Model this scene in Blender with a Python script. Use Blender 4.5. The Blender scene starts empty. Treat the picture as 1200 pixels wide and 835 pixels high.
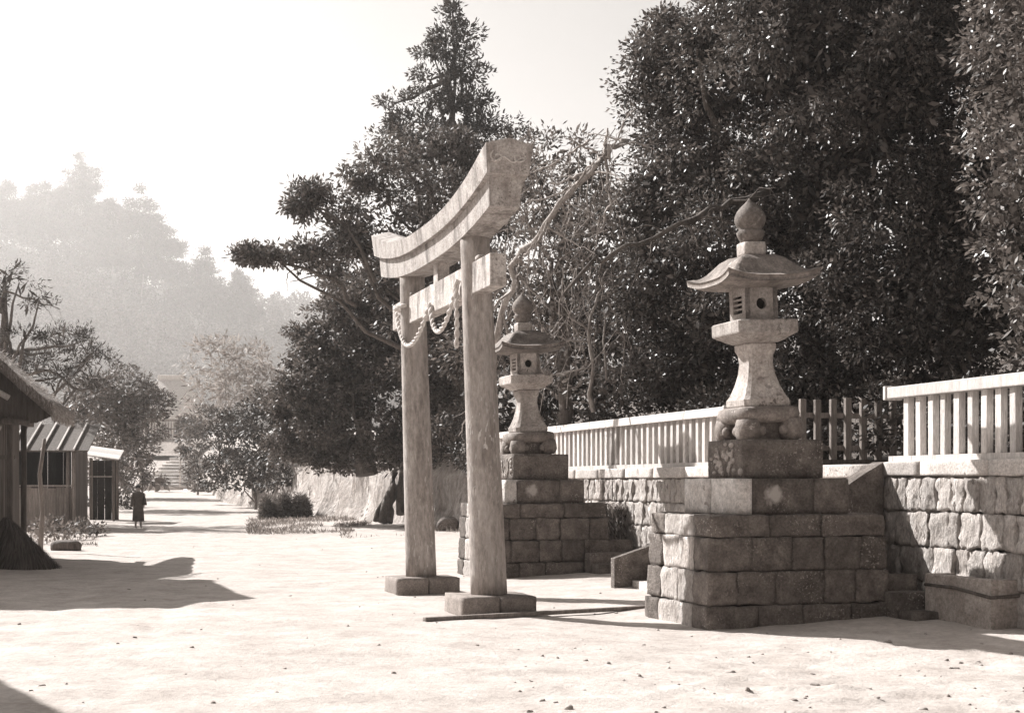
import bpy, bmesh, math, random
import numpy as np
from mathutils import Vector, Matrix
random.seed(7); RNG = np.random.default_rng(7)
SC = bpy.context.scene; COL = SC.collection
R = math.radians
F, CX, HY, EYE = 1700.0, 600.0, 565.0, 1.6      # focal length in photo pixels, principal x, horizon row, eye height

# ------------------------------------------------------------------ camera, world, sun, exposure
cam = bpy.data.objects.new('camera', bpy.data.cameras.new('camera')); COL.objects.link(cam)
cam.location = (0, 0, EYE); cam.rotation_euler = (R(90), 0, 0)
cam.data.sensor_width = 36; cam.data.lens = 36 * F / 1200
cam.data.shift_y = (HY - 417.5) / 1200
cam.data.clip_start = .1; cam.data.clip_end = 14000
SC.camera = cam
SUN_AZ, SUN_EL = -52.0, 37.0
SKY_STRENGTH, SUN_STRENGTH, EXPOSURE = 0.05, 5.0, 1.25
HAZE_DENSITY = 0.00033
HK = 2.2                                          # how far out the hills stand
w = bpy.data.worlds.new('World'); SC.world = w; w.use_nodes = True
nt = w.node_tree; bg = nt.nodes['Background']; bg.inputs['Strength'].default_value = SKY_STRENGTH
sky = nt.nodes.new('ShaderNodeTexSky'); sky.sky_type = 'NISHITA'; sky.sun_disc = False
sky.sun_elevation = R(SUN_EL); sky.sun_rotation = R(SUN_AZ); sky.air_density = 1.0; sky.dust_density = 1.5
bw = nt.nodes.new('ShaderNodeRGBToBW'); tint = nt.nodes.new('ShaderNodeMix'); tint.data_type = 'RGBA'; tint.blend_type = 'MULTIPLY'
tint.inputs['Factor'].default_value = 1; tint.inputs[7].default_value = (1, .965, .94, 1)   # a monochrome, warm toned print
nt.links.new(sky.outputs[0], bw.inputs[0]); nt.links.new(bw.outputs[0], tint.inputs[6]); nt.links.new(tint.outputs[2], bg.inputs[0])
sl = bpy.data.lights.new('sun', 'SUN'); sl.energy = SUN_STRENGTH; sl.angle = R(.5); sl.color = (1, .98, .955)
so = bpy.data.objects.new('sun', sl); COL.objects.link(so)
sd = Vector((math.sin(R(SUN_AZ)) * math.cos(R(SUN_EL)), math.cos(R(SUN_AZ)) * math.cos(R(SUN_EL)), math.sin(R(SUN_EL))))
so.rotation_euler = sd.to_track_quat('Z', 'Y').to_euler()
SC.view_settings.view_transform = 'Standard'; SC.view_settings.look = 'None'
SC.view_settings.exposure = EXPOSURE; SC.view_settings.gamma = 1
SC.render.engine = 'CYCLES'
SC.cycles.volume_bounces = 1; SC.cycles.max_bounces = 6; SC.cycles.diffuse_bounces = 3

# ------------------------------------------------------------------ helpers
def at(px, py, Z): return Vector(((px - CX) / F * Z, Z, EYE + (HY - py) / F * Z))
def S(v):                                   # sepia-toned grey of reflectance v
    k = min(1, v / .6)
    return (v * (1.17 - .13 * k), v * (.965 + .022 * k), v * (.84 + .11 * k), 1)

def _hash(ix, iy, iz, seed):
    h = (ix * 374761393 + iy * 668265263 + iz * 2147483647 + seed * 974711) & 0xffffffff
    h = ((h ^ (h >> 13)) * 1274126177) & 0xffffffff
    h = ((h ^ (h >> 16)) * 2246822519) & 0xffffffff
    return ((h ^ (h >> 15)) & 0xffff) / 32767.5 - 1
def vnoise(p, seed=0):
    p = np.asarray(p, float); i = np.floor(p).astype(np.int64); f = p - i; f = f * f * (3 - 2 * f)
    o = 0
    for dx in (0, 1):
        for dy in (0, 1):
            for dz in (0, 1):
                wgt = (f[:, 0] if dx else 1 - f[:, 0]) * (f[:, 1] if dy else 1 - f[:, 1]) * (f[:, 2] if dz else 1 - f[:, 2])
                o = o + wgt * _hash(i[:, 0] + dx, i[:, 1] + dy, i[:, 2] + dz, seed)
    return o
def fbm(p, seed=0, octv=3):
    o = 0; a = 1.0; q = np.asarray(p, float)
    for k in range(octv): o = o + a * vnoise(q, seed + k * 17); q = q * 2.03 + 5.1; a *= .5
    return o

def mesh_np(name, V, Fc, smooth=True):
    """vertices Nx3; faces MxK (all the same size)"""
    V = np.asarray(V, np.float32); Fc = np.asarray(Fc, np.int32); m = bpy.data.meshes.new(name); k = Fc.shape[1]
    m.vertices.add(len(V)); m.vertices.foreach_set('co', V.ravel())
    m.loops.add(Fc.size); m.loops.foreach_set('vertex_index', Fc.ravel())
    m.polygons.add(len(Fc)); m.polygons.foreach_set('loop_start', np.arange(0, Fc.size, k, dtype=np.int32))
    m.polygons.foreach_set('loop_total', np.full(len(Fc), k, np.int32))
    m.polygons.foreach_set('use_smooth', np.full(len(Fc), smooth)); m.update(calc_edges=True); return m
def link(name, me, mat=None, parent=None):
    o = bpy.data.objects.new(name, me); COL.objects.link(o)
    if mat is not None and not me.materials: me.materials.append(mat)
    if parent is not None: o.parent = parent
    return o
def tag(o, label=None, cat=None, group=None, kind=None):
    if label: o['label'] = label
    if cat: o['category'] = cat
    if group: o['group'] = group
    if kind: o['kind'] = kind
    return o
def thing(name, label, cat, loc=(0, 0, 0), rz=0, group=None):
    o = bpy.data.objects.new(name, None); COL.objects.link(o); o.location = loc; o.rotation_euler = (0, 0, rz)
    o.empty_display_size = .3
    return tag(o, label, cat, group)

class MB:
    """collects shapes into one mesh"""
    def __init__(s): s.bm = bmesh.new()
    def box(s, c, d, rz=0, bevel=0, rot=None, taper=None):
        hx, hy, hz = d[0] / 2, d[1] / 2, d[2] / 2; vs = []
        M = Matrix.Rotation(rz, 3, 'Z') if rot is None else rot
        for z in (-1, 1):
            t = (taper if taper is not None and z > 0 else 1)
            for x, y in ((-1, -1), (1, -1), (1, 1), (-1, 1)):
                vs.append(s.bm.verts.new(M @ Vector((x * hx * t, y * hy * t, z * hz)) + Vector(c)))
        fs = [(0, 3, 2, 1), (4, 5, 6, 7), (0, 1, 5, 4), (1, 2, 6, 5), (2, 3, 7, 6), (3, 0, 4, 7)]
        F_ = [s.bm.faces.new([vs[i] for i in f]) for f in fs]
        if bevel:
            es = list({e for f in F_ for e in f.edges})
            bmesh.ops.bevel(s.bm, geom=es, offset=bevel, segments=2, affect='EDGES', profile=.6)
        return s
    def tube(s, pts, rad, n=8, cap=True):
        pts = [Vector(p) for p in pts]; rings = []
        if not hasattr(rad, '__len__'): rad = [rad] * len(pts)
        up = Vector((.13, .37, .92)).normalized()
        for i, p in enumerate(pts):
            t = (pts[min(i + 1, len(pts) - 1)] - pts[max(i - 1, 0)]).normalized()
            a = t.cross(up)
            if a.length < .05: a = t.cross(Vector((1, 0, 0)))
            a.normalize(); b = t.cross(a)
            rings.append([s.bm.verts.new(p + (a * math.cos(2 * math.pi * k / n) + b * math.sin(2 * math.pi * k / n)) * rad[i]) for k in range(n)])
        for r0, r1 in zip(rings, rings[1:]):
            for k in range(n):
                f = s.bm.faces.new((r0[k], r0[(k + 1) % n], r1[(k + 1) % n], r1[k])); f.smooth = True
        if cap and n > 2:
            s.bm.faces.new(rings[0][::-1]); s.bm.faces.new(rings[-1])
        return s
    def lathe(s, prof, c=(0, 0, 0), n=24):
        rings = [[s.bm.verts.new((c[0] + r * math.cos(2 * math.pi * k / n), c[1] + r * math.sin(2 * math.pi * k / n), c[2] + z)) for k in range(n)] for r, z in prof]
        for r0, r1 in zip(rings, rings[1:]):
            for k in range(n):
                f = s.bm.faces.new((r0[k], r0[(k + 1) % n], r1[(k + 1) % n], r1[k])); f.smooth = True
        s.bm.faces.new(rings[0][::-1]); s.bm.faces.new(rings[-1]); return s
    def rings(s, R_, smooth=False, cap=True):
        """loft through equal-length loops of points"""
        rs = [[s.bm.verts.new(p) for p in r] for r in R_]; n = len(rs[0])
        for r0, r1 in zip(rs, rs[1:]):
            for k in range(n):
                f = s.bm.faces.new((r0[k], r0[(k + 1) % n], r1[(k + 1) % n], r1[k])); f.smooth = smooth
        if cap: s.bm.faces.new(rs[0][::-1]); s.bm.faces.new(rs[-1])
        return s
    def ball(s, c, r, seg=10):
        M = Matrix.Translation(Vector(c)) @ Matrix.Diagonal((*((r, r, r) if not hasattr(r, '__len__') else r), 1))
        g = bmesh.ops.create_uvsphere(s.bm, u_segments=seg, v_segments=max(5, seg // 2 + 1), radius=1, matrix=M)
        for v in g['verts']:
            for f in v.link_faces: f.smooth = True
        return s
    def build(s, name, mat, parent=None):
        bmesh.ops.recalc_face_normals(s.bm, faces=s.bm.faces)
        m = bpy.data.meshes.new(name); s.bm.to_mesh(m); s.bm.free(); return link(name, m, mat, parent)

def rough_mesh(name, d, seed=0, amp=.015, n=4, r=.03, fr=5.0):
    """a quarried block: rounded edges, uneven faces"""
    d = np.asarray(d, float) / 2; g = np.linspace(-1, 1, n + 1); V = []; Q = []
    for ax in range(3):
        for sg in (-1, 1):
            a, b = np.meshgrid(g, g, indexing='ij'); p = np.empty((n + 1, n + 1, 3)); p[..., ax] = sg
            p[..., (ax + 1) % 3] = a; p[..., (ax + 2) % 3] = b; base = len(V) * (n + 1) ** 2; V.append(p.reshape(-1, 3))
            idx = np.arange((n + 1) ** 2).reshape(n + 1, n + 1) + base
            q = np.stack([idx[:-1, :-1], idx[1:, :-1], idx[1:, 1:], idx[:-1, 1:]], -1).reshape(-1, 4)
            Q.append(q if sg > 0 else q[:, ::-1])
    V = np.concatenate(V); Q = np.concatenate(Q)
    V, inv = np.unique(np.round(V, 5), axis=0, return_inverse=True); Q = inv.ravel()[Q]
    P = V * d; rr = min(r, d.min() * .8); inner = np.clip(P, -(d - rr), d - rr); off = P - inner
    L = np.linalg.norm(off, axis=1, keepdims=True); P = inner + np.where(L > 0, off / np.maximum(L, 1e-9) * np.minimum(L, rr), 0)
    if amp:
        q = P * fr + seed * 13.7
        P = P + amp * np.stack([fbm(q, seed), fbm(q + 31, seed + 3), fbm(q + 67, seed + 5)], 1)
    return mesh_np(name, P, Q)
def rough(name, c, d, mat, parent=None, seed=0, amp=.015, n=4, r=.03, fr=5.0):
    o = link(name, rough_mesh(name, d, seed, amp, n, r, fr), mat, parent); o.location = c; return o

# ------------------------------------------------------------------ materials
MATS = {}
def mat(name, lo, hi, scale=3.0, rough=.85, bump=.3, bscale=30., stretch=(1, 1, 1), spots=None, streak=None, spec=.3, dist=.01, island=None, detail=6, grain=.38, trans=.3):
    """lo/hi: reflectances mixed by noise; spots=(reflectance, scale, threshold): lichen; streak=(reflectance, amount): run-off stains"""
    m = bpy.data.materials.new(name); m.use_nodes = True; n = m.node_tree.nodes; l = m.node_tree.links; b = n['Principled BSDF']
    b.inputs['Roughness'].default_value = rough; b.inputs['Specular IOR Level'].default_value = spec
    tc = n.new('ShaderNodeTexCoord'); mp = n.new('ShaderNodeMapping'); mp.inputs['Scale'].default_value = stretch
    oi = n.new('ShaderNodeObjectInfo')
    addv = n.new('ShaderNodeVectorMath'); addv.operation = 'MULTIPLY_ADD'
    cmb = n.new('ShaderNodeCombineXYZ')
    for k in range(3): l.new(oi.outputs['Random'], cmb.inputs[k])
    l.new(cmb.outputs[0], addv.inputs[0]); addv.inputs[1].default_value = (37, 53, 71); l.new(tc.outputs['Object'], addv.inputs[2])
    l.new(addv.outputs[0], mp.inputs[0])
    def noise(sc, det=detail, ro=.6):
        t = n.new('ShaderNodeTexNoise'); t.inputs['Scale'].default_value = sc; t.inputs['Detail'].default_value = det; t.inputs['Roughness'].default_value = ro
        l.new(mp.outputs[0], t.inputs['Vector']); return t
    def ramp(src, a, c):
        r = n.new('ShaderNodeMapRange'); r.inputs['From Min'].default_value = a; r.inputs['From Max'].default_value = c; l.new(src, r.inputs['Value']); return r.outputs[0]
    def mix(f, A, B):
        x = n.new('ShaderNodeMix'); x.data_type = 'RGBA'; l.new(f, x.inputs['Factor'])
        for s_, v in ((6, A), (7, B)):
            if isinstance(v, tuple): x.inputs[s_].default_value = v
            else: l.new(v, x.inputs[s_])
        return x.outputs[2]
    if island:                                    # every leaf, straw or blade its own tone
        ge = n.new('ShaderNodeNewGeometry'); c = mix(ge.outputs['Random Per Island'], S(lo), S(hi))
    else:
        c = mix(ramp(noise(scale).outputs[0], .32, .68), S(lo), S(hi))
        m2 = n.new('ShaderNodeMix'); m2.data_type = 'RGBA'; m2.blend_type = 'MULTIPLY'; m2.inputs['Factor'].default_value = 1
        rr = n.new('ShaderNodeMapRange'); rr.inputs['To Min'].default_value = .78; rr.inputs['To Max'].default_value = 1.18; l.new(oi.outputs['Random'], rr.inputs['Value'])
        gcol = n.new('ShaderNodeCombineColor')
        for k in range(3): l.new(rr.outputs[0], gcol.inputs[k])
        l.new(c, m2.inputs[6]); l.new(gcol.outputs[0], m2.inputs[7]); c = m2.outputs[2]
        if grain:                                  # fine mottling: pitted, weathered, stained
            gm = n.new('ShaderNodeMapRange'); gm.inputs['From Min'].default_value = .33; gm.inputs['From Max'].default_value = .67; gm.inputs['To Min'].default_value = 1 - grain; gm.inputs['To Max'].default_value = 1 + grain
            gm.clamp = True; l.new(noise(scale * 6, 9, .72).outputs[0], gm.inputs['Value']); gc = n.new('ShaderNodeCombineColor')
            for k in range(3): l.new(gm.outputs[0], gc.inputs[k])
            m3 = n.new('ShaderNodeMix'); m3.data_type = 'RGBA'; m3.blend_type = 'MULTIPLY'; m3.inputs['Factor'].default_value = 1
            l.new(c, m3.inputs[6]); l.new(gc.outputs[0], m3.inputs[7]); c = m3.outputs[2]
        if streak:
            mp2 = n.new('ShaderNodeMapping'); mp2.inputs['Scale'].default_value = (4.5, 4.5, 1.1); l.new(addv.outputs[0], mp2.inputs[0])
            t = n.new('ShaderNodeTexNoise'); t.inputs['Scale'].default_value = 1.0; t.inputs['Detail'].default_value = 9; t.inputs['Roughness'].default_value = .68; l.new(mp2.outputs[0], t.inputs['Vector'])
            r = n.new('ShaderNodeMath'); r.operation = 'MULTIPLY'; r.inputs[1].default_value = streak[1]; l.new(ramp(t.outputs[0], .48, .68), r.inputs[0])
            c = mix(r.outputs[0], c, S(streak[0]))
        if spots:
            big = ramp(noise(1.6, 3).outputs[0], .5, .66)
            t = ramp(noise(spots[1], 2, .5).outputs[0], spots[2], spots[2] + .05)
            mm = n.new('ShaderNodeMath'); mm.operation = 'MULTIPLY'; l.new(big, mm.inputs[0]); l.new(t, mm.inputs[1])
            c = mix(mm.outputs[0], c, S(spots[0]))
    l.new(c, b.inputs['Base Color'])
    if island and trans:                          # thin leaves let some sun through
        tr_ = n.new('ShaderNodeBsdfTranslucent'); l.new(c, tr_.inputs['Color']); mx = n.new('ShaderNodeMixShader'); mx.inputs[0].default_value = trans
        l.new(b.outputs[0], mx.inputs[1]); l.new(tr_.outputs[0], mx.inputs[2]); l.new(mx.outputs[0], n['Material Output'].inputs['Surface'])
    if bump:
        bp = n.new('ShaderNodeBump'); bp.inputs['Strength'].default_value = bump; bp.inputs['Distance'].default_value = dist
        l.new(noise(bscale, 8, .65).outputs[0], bp.inputs['Height']); l.new(bp.outputs[0], b.inputs['Normal'])
    MATS[name] = m; return m
SAND = mat('pale_sand', .32, .45, 2.2, .95, .6, 22, spec=.1, dist=.03, grain=.17)
GRANITE = mat('weathered_granite', .30, .48, 6, .85, .6, 60, streak=(.09, .95), spots=(.13, 30, .60))
POSTST = mat('granite_post', .19, .36, 4, .85, .7, 40, stretch=(1, 1, .3), streak=(.44, .6), spots=(.55, 26, .62))
DARKST = mat('dark_lichen_stone', .075, .18, 6, .92, 1.0, 34, spots=(.34, 38, .6), dist=.03)
PLINTH = mat('plinth_stone', .14, .22, 7, .9, .6, 40, dist=.01)
LANTST = mat('lantern_stone', .26, .42, 5, .85, .7, 45, spots=(.1, 14, .57), streak=(.14, .45))
WALLST = mat('rough_wall_stone', .32, .5, 7, .95, 1.0, 22, stretch=(1, 1, .45), dist=.06, spots=(.12, 12, .58))
LANTDK = mat('lantern_stone_dark', .10, .22, 5, .85, .8, 40, spots=(.4, 18, .6))
CAPST = mat('cap_stone', .36, .5, 6, .9, .7, 40, spots=(.15, 20, .6))
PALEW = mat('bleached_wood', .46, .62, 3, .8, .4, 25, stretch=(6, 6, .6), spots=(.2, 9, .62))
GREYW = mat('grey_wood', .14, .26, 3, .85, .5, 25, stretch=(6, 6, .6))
DARKW = mat('dark_wood', .06, .13, 3, .85, .5, 25, stretch=(6, 6, .6))
PLANKW = mat('old_plank', .16, .32, 3, .85, .5, 25, stretch=(7, 7, .5))  # mid-toned plank wood for walls, boards and doors
THATCH = mat('thatch', .16, .34, 9, .95, 1.0, 40, stretch=(2, .5, 2), dist=.04)
THATCHP = mat('pale_thatch', .5, .66, 5, .95, .8, 20, dist=.06)
PLASTER = mat('plaster', .3, .42, 2, .9, .2, 20)
PALEST = mat('pale_stone', .42, .6, 4, .85, .4, 40, spots=(.2, 12, .6))  # distant steps; on the pedestals it paints the sunlit side paler
EARTH = mat('earth_bank', .20, .46, 1.6, .95, 1.0, 7, stretch=(1, 1, .45), dist=.12, spots=(.12, 7, .55))
TERRAIN = mat('wooded_ground', .05, .11, .6, .95, .8, 4, dist=.2)
SLOPE = mat('grass_slope', .16, .25, .8, .95, .8, 5, dist=.1)
BARK = mat('bark', .07, .16, 6, .9, 1.0, 20, stretch=(1, 1, .3), dist=.03)
PALEBARK = mat('pale_bark', .22, .42, 6, .9, .8, 20, stretch=(1, 1, .3), dist=.02)
TWIG = mat('dead_twig', .12, .3, 6, .9, .4, 20)
ROPE = mat('straw_rope', .42, .6, 20, .9, .6, 70)
CARVE = mat('carving_lime', .4, .5, 9, .9, .3, 40)
INSHADE = mat('interior_shade', .012, .02, 5, 1, 0, 5)  # near-black that paints in the shade inside sheds and fireboxes
LEAFD = mat('leaf_dark', .018, .07, rough=.5, bump=0, island=True, spec=.25)
LEAFG = mat('leaf_glossy', .014, .16, rough=.42, bump=0, island=True, spec=.6)
LEAFM = mat('leaf_mid', .035, .18, rough=.5, bump=0, island=True, spec=.35)
LEAFL = mat('leaf_light', .10, .24, rough=.5, bump=0, island=True, spec=.3)
LEAFP = mat('leaf_pale', .2, .40, rough=.6, bump=0, island=True, spec=.2)
FARLEAF = mat('far_leaf', .03, .09, rough=.9, bump=0, island=True, spec=.05)
LEAFE = mat('leaf_edge_tree', .04, .22, rough=.4, bump=0, island=True, spec=.5)
NEEDLE = mat('needles', .025, .075, rough=.6, bump=0, island=True, spec=.15)
STRAW = mat('dry_grass', .25, .5, rough=.7, bump=0, island=True, spec=.2)
BRUSH = mat('brush_twigs', .03, .14, rough=.8, bump=0, island=True, spec=.2)
CLOTH = mat('dark_cloth', .06, .1, 6, .95, .3, 40, grain=0)
SKIN = mat('skin', .28, .32, 6, .7, 0, 40, grain=0)
HAIR = mat('black_hair', .015, .02, 6, .6, 0, 40)
TROUGH = mat('trough_stone', .2, .32, 5, .85, .5, 30, streak=(.1, .4), spots=(.09, 12, .6))

def add_blotch(name, src, centre, radius, v):
    """a copy of a stone with one pale lime stain"""
    m = src.copy(); m.name = name; n = m.node_tree.nodes; l = m.node_tree.links; b = n['Principled BSDF']; old = b.inputs['Base Color'].links[0].from_socket
    tc = n.new('ShaderNodeTexCoord'); d = n.new('ShaderNodeVectorMath'); d.operation = 'DISTANCE'; d.inputs[1].default_value = centre; l.new(tc.outputs['Object'], d.inputs[0])
    t = n.new('ShaderNodeTexNoise'); t.inputs['Scale'].default_value = 9; t.inputs['Detail'].default_value = 5; l.new(tc.outputs['Object'], t.inputs['Vector'])
    a = n.new('ShaderNodeMath'); a.operation = 'MULTIPLY_ADD'; a.inputs[1].default_value = .22; l.new(t.outputs[0], a.inputs[0]); l.new(d.outputs['Value'], a.inputs[2])
    r = n.new('ShaderNodeMapRange'); r.inputs['From Min'].default_value = radius + .11; r.inputs['From Max'].default_value = radius + .05; l.new(a.outputs[0], r.inputs['Value'])
    x = n.new('ShaderNodeMix'); x.data_type = 'RGBA'; l.new(r.outputs[0], x.inputs['Factor']); l.new(old, x.inputs[6]); x.inputs[7].default_value = S(v); l.new(x.outputs[2], b.inputs['Base Color']); return m
LIMED = add_blotch('lime_stained_stone', DARKST, (-.33, .12, .02), .13, .42)

# ------------------------------------------------------------------ precinct frame: x runs away along the wall, y out towards the road
AZ = -17.0
UU = Vector((math.sin(R(AZ)), math.cos(R(AZ)), 0)); VV = Vector((-UU.y, UU.x, 0)); ORG = Vector((4.47, 17.4, 0))
RZ = math.atan2(UU.y, UU.x)
def loc(u, v, z=0): return ORG + UU * u + VV * v + Vector((0, 0, z))
def uv_of(x, y):
    dx, dy = x - ORG.x, y - ORG.y
    return dx * UU.x + dy * UU.y, dx * VV.x + dy * VV.y

# ------------------------------------------------------------------ ground
ROADH = [(-50, 0), (30, 0), (38, .04), (92, .66), (140, 1.2), (141, 1.25), (153, 4.3), (165, 6.5), (200, 7.4), (330, 12), (1500, 60)]
def road_h(y): return np.interp(y, [a for a, _ in ROADH], [b for _, b in ROADH])
def ground_h(x, y):
    x = np.asarray(x, float); y = np.asarray(y, float); u, v = uv_of(x, y)
    h = road_h(y)
    h = h + .13 * np.clip((3.2 - v) / 3.2, 0, 1) * (v > -3) * (u < 40) * np.clip((u + 8) / 6, 0, 1)
    P = np.stack([x, y, np.zeros_like(x)], 1)
    amp = np.clip(np.hypot(x, y) / 60, .0, 1)
    h = h + .030 * fbm(P * .35, 3, 3) * (1 - amp * .3) + .010 * fbm(P * 1.7, 9, 3) + .2 * amp * np.clip((y - 60) / 60, 0, 1) * fbm(P * .08, 21, 2)
    lump = fbm(P * 3.1, 15, 3); rgt = np.clip((x + .5) / 2.5, 0, 1) * np.clip((15 - y) / 3, 0, 1)
    h = h + .03 * np.clip(lump - .2, 0, 2) * (.15 + rgt) - .03 * np.clip(fbm(P * 4.3, 35, 2) - .35, 0, 1) * (.35 + rgt)
    lat = x + .19 * y + .25 * vnoise(P * .25, 41); h = h - .014 * (np.exp(-((lat + .9) / .13) ** 2) + np.exp(-((lat + 2.25) / .13) ** 2)) * (y < 60)
    return h
def gz(x, y): return float(ground_h(np.array([x]), np.array([y]))[0])
def grid_mesh(name, X, Y, Z):
    n, m = X.shape; idx = np.arange(n * m).reshape(n, m)
    Q = np.stack([idx[:-1, :-1], idx[:-1, 1:], idx[1:, 1:], idx[1:, :-1]], -1).reshape(-1, 4)
    return mesh_np(name, np.stack([X.ravel(), Y.ravel(), Z.ravel()], 1), Q)
ys = np.concatenate([-np.geomspace(1500, 8, 14), np.linspace(-6, 6, 13), 6 + (np.geomspace(1, 30, 330) - 1) * .95 + .2, np.geomspace(34.4, 165, 110)[1:], np.geomspace(170, 1500, 24)])
xs = np.concatenate([-np.geomspace(1500, 16, 30), np.linspace(-15.5, 9, 330), np.geomspace(9.5, 1500, 30)])
Xg, Yg = np.meshgrid(xs, ys)
Zg = ground_h(Xg.ravel(), Yg.ravel()).reshape(Xg.shape)
tag(link('ground', grid_mesh('ground', Xg, Yg, Zg), SAND), kind='structure')
# the raised terrace behind the wall, wooded slope climbing to the right
def bank_bow(u): return np.interp(u, [13, 15, 20, 26, 33, 40, 65, 85, 118], [-.4, -.9, -1.8, -2.2, -1.0, -.3, .5, -.9, -3.6])
us = np.concatenate([np.linspace(-60, -8, 14), np.linspace(-7, 30, 50), np.linspace(32, 125, 45)]); vs_ = -np.concatenate([[.04, .2, .6, 1.2, 2, 3, 4.5], np.geomspace(6, 300, 22)])
Ug, Vg = np.meshgrid(us, vs_); V0 = Vg.copy(); Vg = Vg + np.minimum(bank_bow(Ug) - .15, 0) * (Ug > 12.9)
Xt = ORG.x + UU.x * Ug + VV.x * Vg; Yt = ORG.y + UU.y * Ug + VV.y * Vg
bank_top = np.interp(Ug, [-60, 16, 24, 40, 80, 125], [1.83, 1.83, 2.1, 2.3, 2.6, 3.4])
Zt = bank_top + .10 * np.clip(-Vg - 3, 0, 60) + .12 * np.clip(-Vg - 12, 0, 300) * .6 + .05 * fbm(np.stack([Xt.ravel(), Yt.ravel(), 0 * Xt.ravel()], 1) * .7, 4, 3).reshape(Xt.shape) * np.clip(-Vg - .5, 0, 1)
tag(link('terrace', grid_mesh('terrace', Xt, Yt, Zt), TERRAIN), kind='structure')

# clods and pebbles on the sandy forecourt: nobody could count them
V = []; Q = []; nv = 0
cube = rough_mesh('clod', (1, 1, 1), 2, .18, 3, .4, 2.0); cv = np.array([v.co[:] for v in cube.vertices]); cq = np.array([p.vertices[:] for p in cube.polygons]); bpy.data.meshes.remove(cube)
for k in range(230):
    if k < 100: px, py = RNG.uniform(600, 1230), RNG.uniform(742, 850)
    elif k < 170: px, py = RNG.uniform(-20, 900), RNG.uniform(690, 850)
    else: px, py = RNG.uniform(150, 560), RNG.uniform(600, 700)
    Zd = EYE * F / (py - HY); x = (px - CX) / F * Zd
    s = RNG.uniform(.008, .03) * (1.5 if k < 100 and RNG.random() < .18 else 1)
    a = RNG.uniform(0, 6.28); sx, sy, sz = s * RNG.uniform(.9, 2.2), s * RNG.uniform(.8, 1.5), s * RNG.uniform(.5, .9)
    p = cv * (sx, sy, sz); p = np.stack([p[:, 0] * math.cos(a) - p[:, 1] * math.sin(a), p[:, 0] * math.sin(a) + p[:, 1] * math.cos(a), p[:, 2]], 1)
    V.append(p + (x, Zd, gz(x, Zd) + sz * .2)); Q.append(cq + nv); nv += len(cv)
tag(link('ground_clods', mesh_np('ground_clods', np.concatenate(V), np.concatenate(Q)), mat('clod_earth', .2, .42, 4, .95, .6, 40)),
    'small dark clods and pebbles scattered on the pale sand', 'clods', kind='stuff')

# ------------------------------------------------------------------ torii
T0, T1, TV = 1.73, 5.31, 4.43; TM = (T0 + T1) / 2
LEAN = .16 / 4.5
tor = thing('torii_gate', 'tall stone torii gate with curved double lintel standing on two plinths', 'torii', loc(TM, TV), RZ)
def tz(z): return LEAN * z
for s_, u in ((-1, T0 - TM), (1, T1 - TM)):
    m = MB(); n = 30
    for k in range(1): pass
    pts = [(u - s_ * .02 * z, tz(z), z) for z in np.linspace(.23, 4.72, 16)]
    rad = [.225 - .045 * ((p[2] - .2) / 4.5) for p in pts]
    m.tube(pts, rad, 28); m.build('post', POSTST, tor)
    for half in (-1, 1):                                     # each plinth is two stones butted together
        rough('plinth_stone', (u, half * .232, .10), (.92, .455, .27), PLINTH, tor, seed=int(40 + s_ + half), amp=.006, n=5, r=.02)
def beam_loop(u, zc, top, bot, d_top, d_bot, ridge):
    y0 = tz(zc)
    return [(u, y0 + d_bot / 2, bot), (u, y0 + d_top / 2, top), (u, y0, top + ridge), (u, y0 - d_top / 2, top), (u, y0 - d_bot / 2, bot)]
def curve(s): return abs(s) ** 2.5
KL = 3.15
lk, ls = [], []
for s in np.linspace(-1, 1, 33):
    c = curve(s); ztop = 4.98 + .43 * c; th = .20 + .12 * c; ts = .26 + .08 * c
    lk.append(beam_loop(s * KL, 5, ztop, ztop - th, .56, .50, .07))
    s2 = s * (KL - .16)
    ls.append(beam_loop(s2, 4.8, ztop - th - .003, ztop - th - ts, .40, .36, 0.0))
# ends cut on a slant, the top longer than the foot
for L_, o in ((lk, .07), (ls, .05)):
    for e, sg in ((0, -1), (-1, 1)): L_[e] = [(p[0] + sg * (o if i in (1, 2, 3) else 0), p[1], p[2]) for i, p in enumerate(L_[e])]
ks = MB().rings(lk).build('top_lintel', GRANITE, tor); sh = MB().rings(ls).build('lower_lintel', GRANITE, tor)
nk = MB().box((0, tz(4.08), 4.08), (5.30, .20, .38), bevel=.012).build('tie_beam', GRANITE, tor)
MB().box((0, tz(4.44), 4.445), (.24, .16, .355), bevel=.01).build('strut', GRANITE, tor)
for u in (T0 - TM, T1 - TM):
    for sg in (-1, 1):
        rough('wedge', (u + sg * .27, tz(4.31), 4.302), (.2, .18, .06), GRANITE, tor, seed=3, amp=.004, n=3)
# scroll carved on the near end of the top lintel
m = MB()
for cy, dirn in ((.13, 1), (-.12, -1)):
    pts = []
    for a in np.linspace(0, 2.4 * math.pi, 26):
        r_ = .015 + .010 * a; pts.append((-KL - .042, tz(5.25) + cy + dirn * r_ * math.cos(a), 5.27 + r_ * .8 * math.sin(a)))
    m.tube(pts, .012, 5)
m.tube([(-KL - .045, tz(5.25) + y, 5.24 + .03 * math.sin(y * 28)) for y in np.linspace(-.2, .2, 14)], .011, 5)
m.build('scroll_carving', CARVE, ks)
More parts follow.
